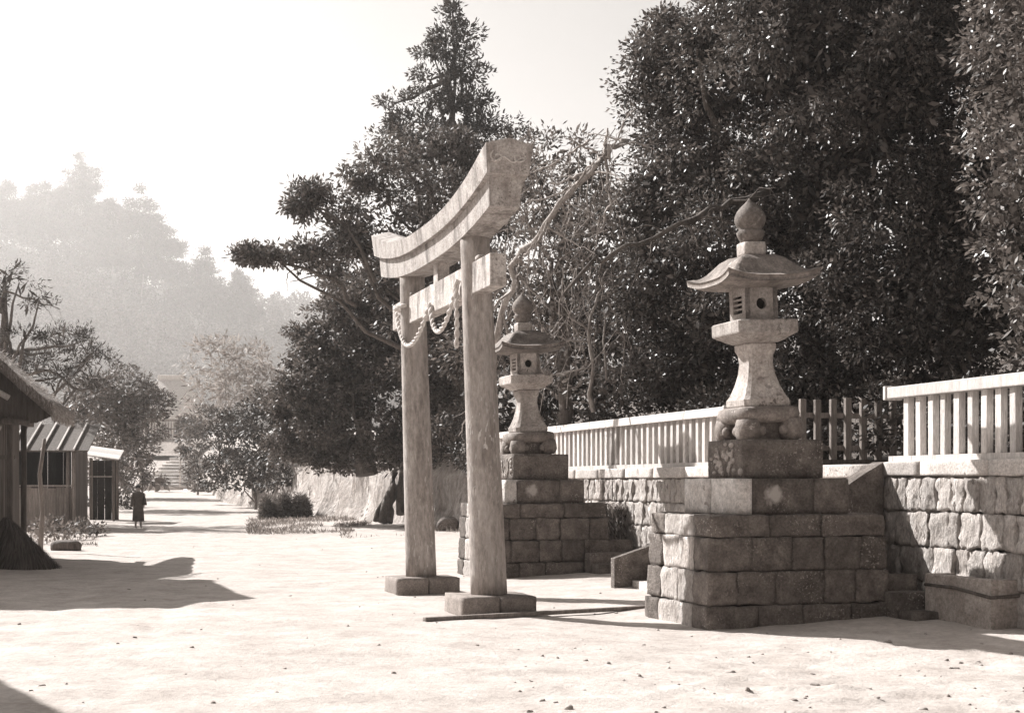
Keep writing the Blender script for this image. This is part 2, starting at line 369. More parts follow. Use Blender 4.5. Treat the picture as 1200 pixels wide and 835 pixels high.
# the twisted straw rope hung along the tie beam
rope = thing('straw_rope', 'twisted pale straw rope hanging in two swags from the tie beam of the torii', 'rope', loc(TM, TV), RZ)
def twisted(pts, r, name):
    P = []; pts = [Vector(p) for p in pts]
    for a, b in zip(pts, pts[1:]):
        k = max(2, int((b - a).length / .02)); P += [a.lerp(b, i / k) for i in range(k)]
    P.append(pts[-1])
    for ph in (0, math.pi):
        q = []; d = 0
        for i, p in enumerate(P):
            t = (P[min(i + 1, len(P) - 1)] - P[max(i - 1, 0)]).normalized(); a = t.cross(Vector((0, 1, .01))).normalized(); b = t.cross(a)
            d += (P[i] - P[i - 1]).length if i else 0
            q.append(p + (a * math.cos(d * 26 + ph) + b * math.sin(d * 26 + ph)) * r * .55)
        m.tube(q, r * .62, 6)
fy = tz(4.0) + .14
def swag(u0, z0, u1, z1, sag, n=14): return [(u0 + (u1 - u0) * t, fy + .05 * math.sin(math.pi * t), z0 + (z1 - z0) * t - sag * 4 * t * (1 - t)) for t in np.linspace(0, 1, n)]
m = MB(); twisted(swag(2.2, 4.1, .15, 4.0, .52), .03, 'a'); twisted(swag(.15, 4.0, -1.35, 4.12, .50), .03, 'b')
m.build('swag', ROPE, rope)
m = MB(); twisted([(-1.35 + .02 * math.sin(i), fy + .02, 4.12 - i * .12) for i in range(8)], .03, 'c'); m.build('hanging_end', ROPE, rope)
m = MB(); twisted([(T1 - TM + .235 * math.cos(a), tz(4.1) + .13 + .235 * 0 + .11 * math.sin(a), 4.12 + .05 * a / 6) for a in np.linspace(0, 3.1, 12)], .03, 'd'); m.build('binding', ROPE, rope)
# half-buried sill running past the near plinth
p0, p1 = at(497, 729, 16.59), at(764, 714, 18.25)
pl = MB().box((0, 0, .03), ((p1 - p0).length, .08, .05), bevel=.012).build('wooden_sill', GREYW); dd = p1 - p0
pl.location = (*((p0 + p1) / 2).xy, gz(*((p0 + p1) / 2).xy) + .012); pl.rotation_euler = (0, 0, math.atan2(dd.y, dd.x))
tag(pl, 'long thin sill half buried in the sand in front of the nearer torii plinth', 'sill')

# ------------------------------------------------------------------ pedestals and lanterns
PU, PV = -.125, 1.655
def pedestal(u, label, seed):
    rnd = random.Random(seed); t = thing('stone_pedestal', label, 'pedestal', loc(u, PV), RZ, 'stone pedestals of the lanterns')
    sv, su = 2.15, 1.66; z = -.12
    courses = [(.38, .055, 4), (.37, .035, 5), (.37, .02, 5), (.245, 0, 3)]
    for ci, (h, out, nf) in enumerate(courses):
        a, b = su / 2 + out, sv / 2 + out; dep = .42; g = .006
        def row(nst, length):
            ws = [rnd.uniform(.75, 1.3) for _ in range(nst)]; tot = sum(ws); e = -length / 2; res = []
            for w_ in ws: L = w_ / tot * length; res.append((e + L / 2, L)); e += L
            return res
        for side in (-1, 1):                               # the two long rows (the front one faces the camera)
            for c, L in row(nf if side < 0 else 3, 2 * b):
                rough('stone', (side * (a - dep / 2), c, z + h / 2), (dep - g, L - g, h - g), DARKST, t, seed=rnd.randint(0, 9999), amp=.015, n=8, r=.012, fr=9)
            for c, L in row(1 if ci != 1 else 2, 2 * (a - dep)):
                rough('stone', (c, side * (b - .2), z + h / 2), (L - g, .4 - g, h - g), WALLST if side > 0 else DARKST, t, seed=rnd.randint(0, 9999), amp=.018, n=8, r=.014, fr=9)  # paler stone on the road side: its sunlight is put into the colour
        z += h
    MB().box((0, 0, .52), (su - .9, sv - .86, 1.36)).build('rubble_core', DARKST, t)
    # second tier: dressed slabs, the third: one block with a carved face
    s2 = 1.40; z1 = z
    for c, L, in ((.6, .2), (.12, .755), (-.48, .44)):
        rough('slab', (-s2 / 4 - .02, c, z1 + .2), (s2 / 2 - .045, L - .005, .4), (PALEST if c > .5 else LIMED if c > 0 else DARKST), t, seed=rnd.randint(0, 99), amp=.004, n=5, r=.012)  # palest slab at the road end has the sun painted in
    rough('slab', (s2 / 4, 0, z1 + .2), (s2 / 2, s2, .398), PALEST, t, seed=5, amp=.004, n=5, r=.012)
    bl = rough('top_block', (0, 0, z1 + .4 + .222), (.98, .98, .444), DARKST, t, seed=seed, amp=.004, n=6, r=.012)
    m = MB()                                              # leafy carving on the road side
    for k in range(26):
        x, zz = rnd.uniform(-.4, .4), rnd.uniform(-.17, .17); m.ball((x, .492, zz), (rnd.uniform(.02, .07), .022, rnd.uniform(.02, .05)), 7)
    for sx in (-1, 1): m.tube([(sx * (.1 + .11 * k / 5), .497, -.18 + .06 * k + .02 * math.sin(k * 2)) for k in range(6)], .016, 5)
    m.build('leaf_carving', LANTST, bl)
    return t, z1 + .845
def square_loop(h, z, ch=.12):
    """square of half-width h with chamfered corners"""
    c = h * (1 - ch); return [(c, -h, z), (h, -c, z), (h, c, z), (c, h, z), (-c, h, z), (-h, c, z), (-h, -c, z), (-c, -h, z)]
def lantern(u, z0, label):
    t = thing('stone_lantern', label, 'stone lantern', loc(u, PV + .07, z0 - .012), RZ, 'stone lanterns on pedestals'); t.rotation_euler = (-.045, 0, RZ)
    # carved foot: slab on four scrolled legs
    foot = MB()
    foot.rings([square_loop(h, z, .25) for h, z in ((.30, .20), (.37, .23), (.385, .30), (.37, .37), (.31, .392))], smooth=True)
    for sx in (-1, 1):
        for sy in (-1, 1):
            foot.rings([[(sx * .27 + x * k, sy * .27 + y * k, z) for x, y in ((-1, -.5), (-.5, -1), (.5, -1), (1, -.5), (1, .5), (.5, 1), (-.5, 1), (-1, .5))] for k, z in ((.085, 0), (.115, .03), (.135, .09), (.13, .17), (.11, .25))], smooth=True)
            foot.ball((sx * .14, sy * .345, .115), (.06, .05, .06), 10); foot.ball((sx * .345, sy * .14, .115), (.05, .06, .06), 10)
    foot.box((0, 0, .11), (.44, .44, .22))
    foot.build('carved_foot', LANTDK, t)
    # waisted shaft
    FT = .39
    prof = [(.275, 0), (.285, .02), (.285, .085), (.255, .13), (.205, .25), (.168, .38), (.152, .50), (.16, .60), (.185, .655), (.19, .715), (.175, .737)]
    m = MB(); m.rings([square_loop(h, FT + z, .18) for h, z in prof]); m.build('shaft', LANTST, t)
    pz = FT + .735
    m = MB(); m.rings([square_loop(h, pz + z, .06) for h, z in ((.20, .0), (.26, .03), (.37, .10), (.375, .115), (.375, .235), (.355, .25), (.24, .262))]); m.build('platform', LANTST, t)
    fz = pz + .262; fh = .36; hw = .205
    # firebox: four walls, round window towards the camera, slatted window on the road side
    fb = MB(); N = 20
    def wall_round(face):                      # square wall pierced by a round hole, 0.05 thick
        for dpt in (0, 1): pass
        c0 = []; c1 = []
        for k in range(N * 2):
            a = 2 * math.pi * k / (N * 2); ca, sa = math.cos(a), math.sin(a); q = 1 / max(abs(ca), abs(sa))
            c0.append((ca * q * hw, fh / 2 + sa * q * fh / 2)); c1.append((ca * .065, fh / 2 + sa * .065))
        lay = [[face(x, z, 0) for x, z in c0], [face(x, z, 0) for x, z in c1], [face(x, z, .06) for x, z in c1]]
        fb.rings(lay, cap=False)
    wall_round(lambda x, z, d: (-hw + d, x, fz + z)); wall_round(lambda x, z, d: (hw - d, -x, fz + z))
    for sg in (1, -1):
        y = sg * (hw - .03)
        fb.box((-hw + .045, y, fz + fh / 2), (.09, .0595, fh - .001)); fb.box((hw - .045, y, fz + fh / 2), (.09, .0595, fh - .001))
        fb.box((0, y, fz + .04), (.23, .059, .08)); fb.box((0, y, fz + fh - .04), (.23, .059, .08))
        for k in range(3): fb.box((0, y, fz + .13 + k * .055), (.24, .04, .022))
    f_ = fb.build('firebox', LANTST, t)
    MB().box((0, 0, fz + fh / 2), (.26, .26, fh - .03)).build('fire_chamber', INSHADE, t)  # solid near-black block painting the shade inside the firebox
    # roof with flaring upturned eaves
    rz = fz + fh; N = 28; g = np.linspace(-1, 1, N + 1); A, B = np.meshgrid(g, g, indexing='ij'); hr = .545
    r = np.maximum(abs(A), abs(B)); diag = (abs(A) * abs(B)) ** 3
    top = np.interp(r, [0, .28, .34, .5, .62, .74, .86, 1.0], [.385, .385, .375, .325, .255, .18, .13, .105]) + .075 * diag
    arris = .014 * np.exp(-((abs(A) - abs(B)) / .11) ** 2) * (r > .3) * (r < .97); top = top + arris
    bot = np.interp(r, [0, .4, .8, 1.0], [.0, .0, .025, .04]) + .068 * diag
    flare = 1 + .05 * diag
    V = np.concatenate([np.stack([(A * hr * flare).ravel(), (B * hr * flare).ravel(), (rz + top).ravel()], 1), np.stack([(A * hr * flare * .985).ravel(), (B * hr * flare * .985).ravel(), (rz + bot).ravel()], 1)])
    idx = np.arange((N + 1) ** 2).reshape(N + 1, N + 1); o = (N + 1) ** 2
    q = np.stack([idx[:-1, :-1], idx[1:, :-1], idx[1:, 1:], idx[:-1, 1:]], -1).reshape(-1, 4); ring = np.concatenate([idx[:, 0], idx[-1, 1:], idx[-2::-1, -1], idx[0, -2:0:-1]])
    rn = np.roll(ring, -1); side = np.stack([ring, ring + o, rn + o, rn], 1)
    link('roof', mesh_np('roof', V, np.concatenate([q, q[:, ::-1] + o, side[:, ::-1]])), LANTDK, t)
    rough('finial_block', (0, 0, rz + .385 + .075), (.26, .26, .17), LANTST, t, seed=4, amp=.004, n=4, r=.02)
    k = .54 / .5
    MB().lathe([(.10, 0), (.13, .03), (.155, .08), (.165, .12), (.135, .145), (.128, .155), (.16, .19), (.18, .25), (.178, .30), (.15, .36), (.105, .41), (.06, .45), (.03, .48), (.006, .51)], (0, 0, rz + .54), 24).build('finial', LANTDK, t)
    return t
_, ztop = pedestal(PU, 'large stepped stone pedestal under the nearer lantern, right of the torii', 3)
lantern(PU, ztop, 'nearer and larger looking stone lantern with flared roof and onion finial, right of the torii')
_, _z = pedestal(PU + 8.77, 'stepped stone pedestal seen partly behind the nearer torii post', 8)
lantern(PU + 8.77, ztop, 'farther stone lantern with flared roof, just right of the nearer torii post')
# stepped blocks between the pedestals and the wall
for k_, (u0, lab) in enumerate(((-.72, 'two low stone steps in shade between the nearer pedestal and the right wall'), (8.0, 'three dark stone steps descending right of the farther pedestal'))):
    st = thing('stone_steps', lab, 'steps', loc(u0, .36), RZ)
    for j, h in enumerate(((.62, .42, .25) if k_ else (.56, .38, .2))):
        rough('step', (-j * .36 - (.0 if k_ else -.0), 0 if not k_ else .2, h / 2 - .05), (.35, .5 if not k_ else .9, h + .1), DARKST, st, seed=90 + j + k_, amp=.006, n=4, r=.015)

# ------------------------------------------------------------------ walls, stairs, fences
CAP_T, CAP_B = 1.85, 1.67
variants = {}
def stone_variant(wd, h, k):
    key = (round(wd, 2), round(h, 2), k)
    if key not in variants:
        variants[key] = rough_mesh('stone', (key[0] - .012, .34, key[1] - .012), k * 7 + int(wd * 100), .026, 9, .016, 10)
    return variants[key]
def stone_wall(u0, u1, label, seed, ncourse=4):
    rnd = random.Random(seed); t = thing('stone_wall', label, 'wall', loc(u0, 0), RZ); L = u1 - u0
    hs = [.40] * ncourse; z = CAP_B
    for ci, h in enumerate(hs):
        z -= h; x = 0
        while x < L - .05:
            wd = rnd.choice((.2, .25, .3, .35, .4)) if ci else rnd.choice((.2, .25, .3))
            if L - x - wd < .2: wd = round(L - x, 2)
            o = link('stone', stone_variant(wd, h, rnd.randint(0, 4)), WALLST, t); o.location = (x + wd / 2, -.15 + rnd.uniform(-.012, .012), z + h / 2); x += wd
    x = 0; k = 0
    while x < L - .05:
        wd = min(1.3, L - x)
        rough('cap_stone', (x + wd / 2, -.155, (CAP_T + CAP_B) / 2), (wd - .006, .40, CAP_T - CAP_B), CAPST, t, seed=seed + k, amp=.008, n=6, r=.02); x += wd; k += 1
    MB().box((L / 2, -.32, .8), (L - .02, .2, 1.7)).build('rubble_core', DARKST, t)
    return t
stone_wall(-6.0, 0, 'rough stone retaining wall under the short fence at the right edge', 1)
stone_wall(4.5, 15.0, 'long stone retaining wall with hanging weeds behind the two lanterns', 2)
def fence(u0, u1, label, p=.253, h=.89, grp=None, origin=None, rz=None, m=PALEW, v=-.12, rail=True, wid=.088):
    L = u1 - u0; t = thing('wooden_fence', label, 'fence', loc(u0, v, CAP_T) if origin is None else origin, RZ if rz is None else rz, 'slatted wooden fences')
    if rail:
        MB().box((L / 2, 0, h - .07), (L, .2, .135), bevel=.012).build('top_rail', m, t)
        for e in (0, L): MB().box((e + (.0 if e else 0), 0, h - .07), (.05, .235, .165), bevel=.01).build('rail_cap', m, t)
        MB().box((L / 2, 0, .03), (L, .11, .07)).build('bottom_rail', m, t)
    meshes = []
    for k in range(4):
        b = MB(); b.box((0, 0, 0), (wid + .006 * k, .085, h - .20), bevel=.006); o_ = b.build('slat', m); meshes.append(o_.data); bpy.data.objects.remove(o_)
    n = int(L / p)
    for k in range(n):
        o = link('slat', random.choice(meshes), m, t); o.location = (.1 + k * p + random.uniform(-.01, .01), 0, .065 + (h - .20) / 2); o.rotation_euler = (0, random.uniform(-.012, .012), random.uniform(-.06, .06))
    return t
fence(-6.0, .02, 'short pale slatted wooden fence on the wall at the right edge')
fence(4.5, 19.0, 'long pale slatted wooden fence running behind the lanterns to the torii')
# picket fence returning beside the stairs, its shaded side towards the road
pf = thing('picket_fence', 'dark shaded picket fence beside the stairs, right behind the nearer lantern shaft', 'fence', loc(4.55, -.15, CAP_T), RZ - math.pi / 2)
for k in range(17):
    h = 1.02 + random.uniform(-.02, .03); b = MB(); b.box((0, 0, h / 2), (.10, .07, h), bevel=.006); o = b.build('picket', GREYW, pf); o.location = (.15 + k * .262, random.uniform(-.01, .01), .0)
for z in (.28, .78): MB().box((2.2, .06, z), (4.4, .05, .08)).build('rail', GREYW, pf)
MB().box((2.2, .03, .05), (4.4, .16, .10)).build('sill', DARKW, pf)
# stairs in the gap with sloping cheeks
stt = thing('stone_stairs', 'stone stairs with sloping cheek slabs rising through the gap in the wall', 'stairs', loc(0, 0), RZ)
for k in range(6):
    rough('step', (2.25, 1.55 - .28 * k - .15, .14 + .29 * k - .1), (4.0, .32, .30), CAPST, stt, seed=60 + k, amp=.005, n=5, r=.015)
rough('landing', (2.25, -1.2, 1.74), (4.46, 2.6, .18), CAPST, stt, seed=70, amp=.005, n=6, r=.02)
for u in (.10, 4.40):
    b = MB(); far = u > 1; prof = [(.0, -.1), (1.75 if far else 1.2, -.1), (1.75 if far else 1.2, .5 if far else 1.12), (.0 if far else .25, 1.05 if far else 1.70), (-.02, 1.06 if far else CAP_T - .004)]; hw = .07 if far else .13
    b.rings([[(u - hw, y + .05, z) for y, z in prof], [(u + hw, y + .05, z) for y, z in prof]]); b.build('cheek_slab', DARKST, stt)

# stone water trough at the right edge
tc_ = Vector((4.91, 14.86, 0)); tl, tw, th_ = 1.2, 1.5, .60
tr = thing('water_trough', 'square hollow stone water trough with a rope around it at the right edge', 'trough', tc_ + UU * tl / 2 - VV * tw / 2 + Vector((0, 0, .0)), RZ)
b = MB(); wt = .11
def rect(hx, hy, z): return [(-hx, -hy, z), (hx, -hy, z), (hx, hy, z), (-hx, hy, z)]
b.rings([rect(tl / 2 - .03, tw / 2 - .03, -.05), rect(tl / 2, tw / 2, .04), rect(tl / 2, tw / 2, th_ - .012), rect(tl / 2 - .012, tw / 2 - .012, th_), rect(tl / 2 - wt, tw / 2 - wt, th_), rect(tl / 2 - wt, tw / 2 - wt, .12)])
b.build('basin', TROUGH, tr)
b = MB(); lp = []
for x, y in ((tl / 2 - .02, tw / 2 + .015), (0, tw / 2 + .02), (-tl / 2 - .015, tw / 2 + .015), (-tl / 2 - .02, 0), (-tl / 2 - .015, -tw / 2 + .02)): lp.append((x, y, th_ - .12 - .06 * (1 if abs(x) > .5 and y > 0 and x < 0 else 0) - (.03 if y == 0 else 0)))
b.tube(lp, .018, 7); tag(b.build('rope', DARKW, tr))

# ------------------------------------------------------------------ leaf engine
def unit(a): return a / np.maximum(np.linalg.norm(a, axis=1, keepdims=True), 1e-9)
def rsphere(n, rng): return unit(rng.normal(size=(n, 3)))
def leaf_quads(P, axis, nrm, L, W):
    """diamond-shaped leaves"""
    axis = unit(axis); side = unit(np.cross(axis, nrm)); n = len(P); L = np.asarray(L).reshape(-1, 1) * np.ones((n, 1)); W = np.asarray(W).reshape(-1, 1) * np.ones((n, 1))
    V = np.empty((n, 4, 3)); V[:, 0] = P; V[:, 1] = P + axis * L * .5 + side * W * .5; V[:, 2] = P + axis * L; V[:, 3] = P + axis * L * .5 - side * W * .5
    return V.reshape(-1, 3), np.arange(4 * n).reshape(n, 4)
def foliage(blobs, sub, per, rs, L, W, seed, up=.35, droop=.2, shell=.78, zmin=-.55, core=120, coreL=None, gap=.12, spread=1.0):
    """blobs: (centre, radii). sub tufts on each blob's surface, each tuft a spray of leaves"""
    rng = np.random.default_rng(seed); Pp = []; Ax = []; Nn = []; Ls = []
    for c, r in blobs:
        c = np.array(c, float); r = np.array(r, float); vol = 1.0
        k = max(6, int(sub * (r[0] * r[2] + r[1] * r[2] + r[0] * r[1]) / 3))
        d = rsphere(k * 2, rng); d = d[d[:, 2] > zmin][:k]; k = len(d)
        q = 1 + .22 * fbm(d * 2.2 + c * .37, seed, 2)
        rad = (shell + (1.04 - shell) * rng.random((k, 1)) ** .7) * q[:, None]
        keep = fbm(d * 3.1 + c, seed + 5, 2) > -1 + gap * 4
        sc = (c + d * r * rad)[keep]; sd_ = d[keep]; k = len(sc)
        sr = rs * rng.uniform(.6, 1.35, (k, 1))
        e = rsphere(k * per, rng); base = np.repeat(sc, per, 0); srr = np.repeat(sr, per, 0)
        ou = np.repeat(unit(sd_ / r), per, 0)
        pos = base + e * srr * rng.random((k * per, 1)) ** .45 * np.array([1, 1, .62]) * spread
        Pp.append(pos); Nn.append(unit(e * .5 + ou * .5 + np.array([0, 0, up]) + rng.normal(size=e.shape) * .45))
        Ax.append(ou * .5 + e * .6 + rng.normal(size=e.shape) * .5 - np.array([0, 0, droop])); Ls.append(rng.uniform(.65, 1.25, k * per))
        if core:
            kc = max(10, int(core * (r[0] * r[2] + r[1] * r[2] + r[0] * r[1]) / 3)); dc = rsphere(kc, rng); f_ = (coreL or L * 2.6) / L
            Pp.append(c + dc * r * rng.uniform(.35, .8, (kc, 1))); Nn.append(rsphere(kc, rng)); Ax.append(rsphere(kc, rng)); Ls.append(np.full(kc, f_) * rng.uniform(.7, 1.2, kc))
    P = np.concatenate(Pp); A = np.concatenate(Ax); N = np.concatenate(Nn); s = np.concatenate(Ls)
    return leaf_quads(P, A, N, L * s, W * s)
def split_blobs(blobs, n, f, seed):
    """break every blob into smaller lobes so the crown gets clumps and hollows"""
    r_ = random.Random(seed); out = []
    for c, r in blobs:
        for _ in range(n):
            d = Vector((r_.gauss(0, 1), r_.gauss(0, 1) , r_.gauss(0, 1))).normalized(); q = f * r_.uniform(.7, 1.3)
            out.append((Vector(c) + Vector((d.x * r[0], d.y * r[1], d.z * r[2])) * (.95 - q * .75), (r[0] * q, r[1] * q, r[2] * q * .8)))
    return out
def crown(name, blobs, m, parent, split=0, sf=.45, **k):
    if split: blobs = [(c, tuple(x * .72 for x in r)) for c, r in blobs] * (1 if k.get('core') else 0) + split_blobs(blobs, split, sf, k['seed'])
    V, Q = foliage(blobs, **k); return link(name, mesh_np(name, V, Q, False), m, parent)
def branching(b, pts, r, o, seed, depth=2, every=1, ln=.9, drop=-.2, taper=.75):
    """a kinked bough that forks into finer and finer twigs"""
    rr = random.Random(seed); P = []
    for p, q in zip(pts, pts[1:]):
        k = 3; P += [p.lerp(q, i / k) + Vector((rr.gauss(0, 1), rr.gauss(0, 1), rr.gauss(0, 1))) * r * .55 for i in range(k)]
    P.append(pts[-1]); n = len(P); b.tube([p - o for p in P], [r * (1 - taper * i / n) * rr.uniform(.85, 1.15) for i in range(n)], 8 if depth > 1 else 4, depth > 1)
    if depth == 0: return
    for i in range(2, n, every):
        t = (P[min(i + 1, n - 1)] - P[i - 1]).normalized(); d = (t * .5 + Vector((rr.gauss(0, .6), rr.gauss(0, .4), rr.gauss(0, .6) + drop))).normalized(); L = ln * rr.uniform(.5, 1.3)
        e = P[i]; path = [e]
        for _ in range(3): d = (d + Vector((rr.gauss(0, .3), rr.gauss(0, .25), rr.gauss(0, .3) + drop * .3))).normalized(); e = e + d * L / 3; path.append(e)
        branching(b, path, r * (1 - taper * i / n) * .42, o, seed * 7 + i, depth - 1, 2, ln * .55, drop, .8)
def limb_path(a, b, sag=.1, n=7, seed=0, wob=.06):
    rng = np.random.default_rng(seed); a, b = Vector(a), Vector(b); L = (b - a).length
    return [a.lerp(b, t) + Vector((rng.normal() * wob * L * .3, rng.normal() * wob * L * .3, -sag * L * math.sin(math.pi * t) + rng.normal() * wob * L * .2)) * (1 if 0 < t < 1 else 0) for t in np.linspace(0, 1, n)]
def B(px, py, rx, ry, Z, rd=None):
    """blob from its place in the photograph and its depth: radii in photo pixels"""
    s = Z / F; return (at(px, py, Z), (rx * s, (rd if rd is not None else (rx + ry) / 2 * s), ry * s))
def shift(bl, o): return [(c - o, r) for c, r in bl]
def tree(name, label, base, top, r0, blobs, m, bark=BARK, limbs=8, grp=None, cat='tree', lseed=1, rtop=.3, pieces=None, **k):
    base = Vector(base); t = thing(name, label, cat, base, 0, grp)
    b = MB(); pts = limb_path((0, 0, -.3), Vector(top) - base, 0, 9, lseed, .03); b.tube(pts, [r0 * (1.25 if i == 0 else 1) * (1 - (1 - rtop) * i / 8) for i in range(9)], 10); tk = b.build('trunk', bark, t)
    rr = random.Random(lseed); bl = shift(blobs, base); b = MB()
    for j in range(limbs):
        c, r = bl[j % len(bl)]; s_ = pts[rr.randint(3, 7)]; e = Vector(c) + Vector((rr.uniform(-.5, .5) * r[0], rr.uniform(-.5, .5) * r[1], rr.uniform(-.2, .4) * r[2]))
        p = limb_path(s_, e, .05, 7, lseed + j, .08); b.tube(p, [r0 * .42 * (1 - .13 * i) for i in range(7)], 7)
    if limbs: b.build('limbs', bark, t)
    crown('crown', bl, m, t, **k); return t

# --- the giant evergreen behind the right wall
EV = [B(985, 40, 170, 120, 26.1), B(870, 100, 125, 110, 27.7), B(810, 60, 60, 70, 28.5), B(800, 210, 78, 95, 28.7), B(900, 235, 120, 110, 27.3), B(1020, 190, 130, 130, 25.6), B(1110, 90, 110, 130, 24.3),
      B(790, 330, 100, 85, 28.8), B(900, 370, 110, 80, 27.3), B(1010, 360, 110, 100, 25.7), B(1100, 300, 90, 130, 24.5), B(1090, 430, 100, 70, 24.6), B(820, 430, 90, 55, 28.4), B(960, 450, 120, 50, 26.4), B(1180, 250, 110, 260, 26.8), B(940, -90, 190, 120, 26.7), B(1120, -110, 170, 130, 24.2), B(1250, 60, 130, 180, 26.8), B(768, 140, 55, 60, 29.1), B(758, 250, 48, 70, 29.2), B(775, 60, 40, 60, 29.0), B(1060, 200, 80, 90, 28.2), B(1130, 330, 70, 110, 27.2), B(1050, 60, 100, 100, 28.4)]
ev = tree('evergreen_tree', 'huge dense dark glossy evergreen tree towering behind the nearer lantern', at(960, 545, 28.2) * 1, at(960, 40, 28.2), .45, EV, LEAFG, limbs=14, lseed=4,
     split=9, sf=.42, sub=36, per=84, rs=.34, L=.105, W=.044, seed=11, core=200, coreL=.22, droop=.25, gap=.13, shell=.72)
# long dark bough crossing in front of it and the dead twigs
b = MB(); P_ = [at(955, 205, 28), at(905, 222, 26.4), at(860, 236, 25.2), at(820, 250, 24.8), at(780, 272, 24.5), at(735, 290, 24.3), at(700, 305, 24.4), at(660, 345, 24.6)]
branching(b, P_, .075, ev.location, 3, 2, 1, .9, -.35)
tag(b.build('bough', BARK, ev), 'long dark bough slanting down to the left of the lantern finial')
# --- tree at the right edge, nearer and lighter
RE = [B(1225, 60, 85, 110, 21), B(1215, 200, 75, 110, 20.5), B(1220, 330, 75, 90, 20.5), B(1260, 430, 80, 70, 21), B(1190, 10, 40, 50, 21), B(1300, 150, 120, 200, 22)]
tree('broadleaf_tree', 'lighter leafy tree cut off by the right edge of the picture', at(1270, 530, 21.5), at(1260, 50, 21.5), .28, RE, LEAFE, limbs=8, lseed=9,
     sub=50, per=50, rs=.32, L=.115, W=.05, seed=5, core=300, coreL=.22, gap=.1)
# --- vine-hung tree between torii and evergreen, with its broken pale trunk
VT = [B(690, 420, 80, 70, 30), B(640, 330, 60, 90, 31), B(700, 300, 60, 70, 30), B(650, 210, 60, 55, 32), B(620, 250, 45, 60, 32), B(600, 400, 70, 110, 33), B(740, 450, 70, 45, 29.5), B(690, 240, 45, 55, 32)]
vt = tree('vine_hung_tree', 'tangled tree hung with vines between the torii lintel and the large evergreen', at(665, 548, 32), at(660, 240, 32), .2, VT, LEAFM, limbs=6, lseed=14,
     sub=36, per=44, rs=.40, L=.14, W=.05, seed=15, core=120, coreL=.25, gap=.2)
b = MB(); rr = random.Random(5)
for k in range(130):                                       # hanging dead stems
    x, y = rr.uniform(590, 735), rr.uniform(150, 400); Z = rr.uniform(27.6, 29.5); a = at(x, y, Z); q = at(x + rr.uniform(-60, 25), y + rr.uniform(25, 95), Z + rr.uniform(-.3, .3))
    p = limb_path(a, q, rr.uniform(-.14, .14), 6, k, .1); b.tube([v - vt.location for v in p], [.012, .011, .009, .008, .007, .004], 4, False)
b.build('hanging_stems', TWIG, vt)
dt = thing('broken_trunk', 'pale bare trunk leaning diagonally from the torii tie beam up to the right', 'dead tree', at(572, 548, 28.6))
b = MB(); P_ = [at(572, 552, 28.6), at(574, 480, 28.3), at(580, 410, 27.9), at(594, 350, 27.4), at(600, 318, 27.2), at(612, 296, 27), at(640, 262, 26.6), at(665, 232, 26.4), at(690, 200, 26.3), at(706, 184, 26.3), at(722, 172, 26.4), at(735, 165, 26.8)]
branching(b, P_, .075, dt.location, 5, 2, 2, 1.0, -.3, .4)
for (x0, y0), (x1, y1), r_ in (((706, 184), (712, 150), .05), ((690, 200), (640, 215), .035), ((706, 184), (716, 235), .045), ((716, 235), (700, 275), .03), ((612, 296), (604, 340), .04), ((640, 262), (612, 318), .03), ((675, 215), (600, 245), .025), ((655, 190), (600, 205), .028), ((690, 165), (640, 190), .025), ((700, 178), (660, 160), .03)):
    p = limb_path(at(x0, y0, 26.4), at(x1, y1, 26.2), .03, 5, x0 + x1, .08); branching(b, p, r_, dt.location, x0, 1, 2, .6, -.3)
b.build('trunk', PALEBARK, dt)
sp = thing('bare_sapling', 'slim bare sapling with forked stems right of the farther lantern', 'sapling', at(692, 490, 29))
b = MB()
for pts_, r_ in (([(694, 480), (693, 430), (690, 385), (700, 345), (712, 315)], .05), ([(690, 385), (670, 372), (650, 350)], .03), ([(712, 445), (708, 400), (707, 360)], .03), ([(690, 400), (664, 398), (645, 392)], .025), ([(694, 430), (640, 440), (610, 400)], .02)):
    branching(b, [at(x, y, 28.2) for x, y in pts_], r_, sp.location, len(pts_) + 9, 2, 3, .7, .1)
b.build('stems', PALEBARK, sp)
# --- spreading tree behind the torii
SPR = [B(460, 205, 55, 40, 42), B(400, 245, 60, 28, 42), B(370, 228, 32, 14, 41), B(520, 230, 60, 50, 42), B(440, 280, 70, 40, 42), B(360, 300, 38, 16, 41), B(315, 300, 36, 11, 41), B(290, 297, 22, 7, 41), B(500, 300, 60, 50, 42), B(560, 330, 50, 70, 43), B(430, 330, 50, 40, 43), B(355, 240, 16, 8, 41), B(590, 200, 50, 40, 44), B(520, 180, 60, 30, 44), B(560, 260, 50, 50, 43), B(480, 170, 50, 24, 44), B(430, 215, 40, 26, 42), B(400, 275, 40, 24, 42), B(550, 200, 50, 30, 44), B(470, 350, 60, 50, 43.5), B(540, 400, 50, 60, 43), B(500, 430, 50, 60, 43.5), B(520, 500, 50, 40, 43)]
spt = tree('spreading_tree', 'spreading tree behind the torii with thin boughs reaching left against the sky', at(566, 560, 44), at(490, 230, 43), .26, SPR, LEAFM, limbs=15, lseed=22,
     split=5, sf=.42, sub=20, per=54, rs=.40, L=.17, W=.06, seed=21, core=30, coreL=.3, gap=.22, shell=.55, droop=.3)
b = MB()
for pts_, r_ in (([(420, 360), (390, 325), (350, 312), (310, 302), (280, 300)], .07), ([(440, 330), (410, 270), (380, 245), (352, 235)], .06), ([(395, 330), (370, 322), (340, 330)], .03)):
    branching(b, [at(x, y, 41) for x, y in pts_], r_, spt.location, len(pts_), 2, 2, 1.1, -.1)
b.build('reaching_bough', BARK, spt)
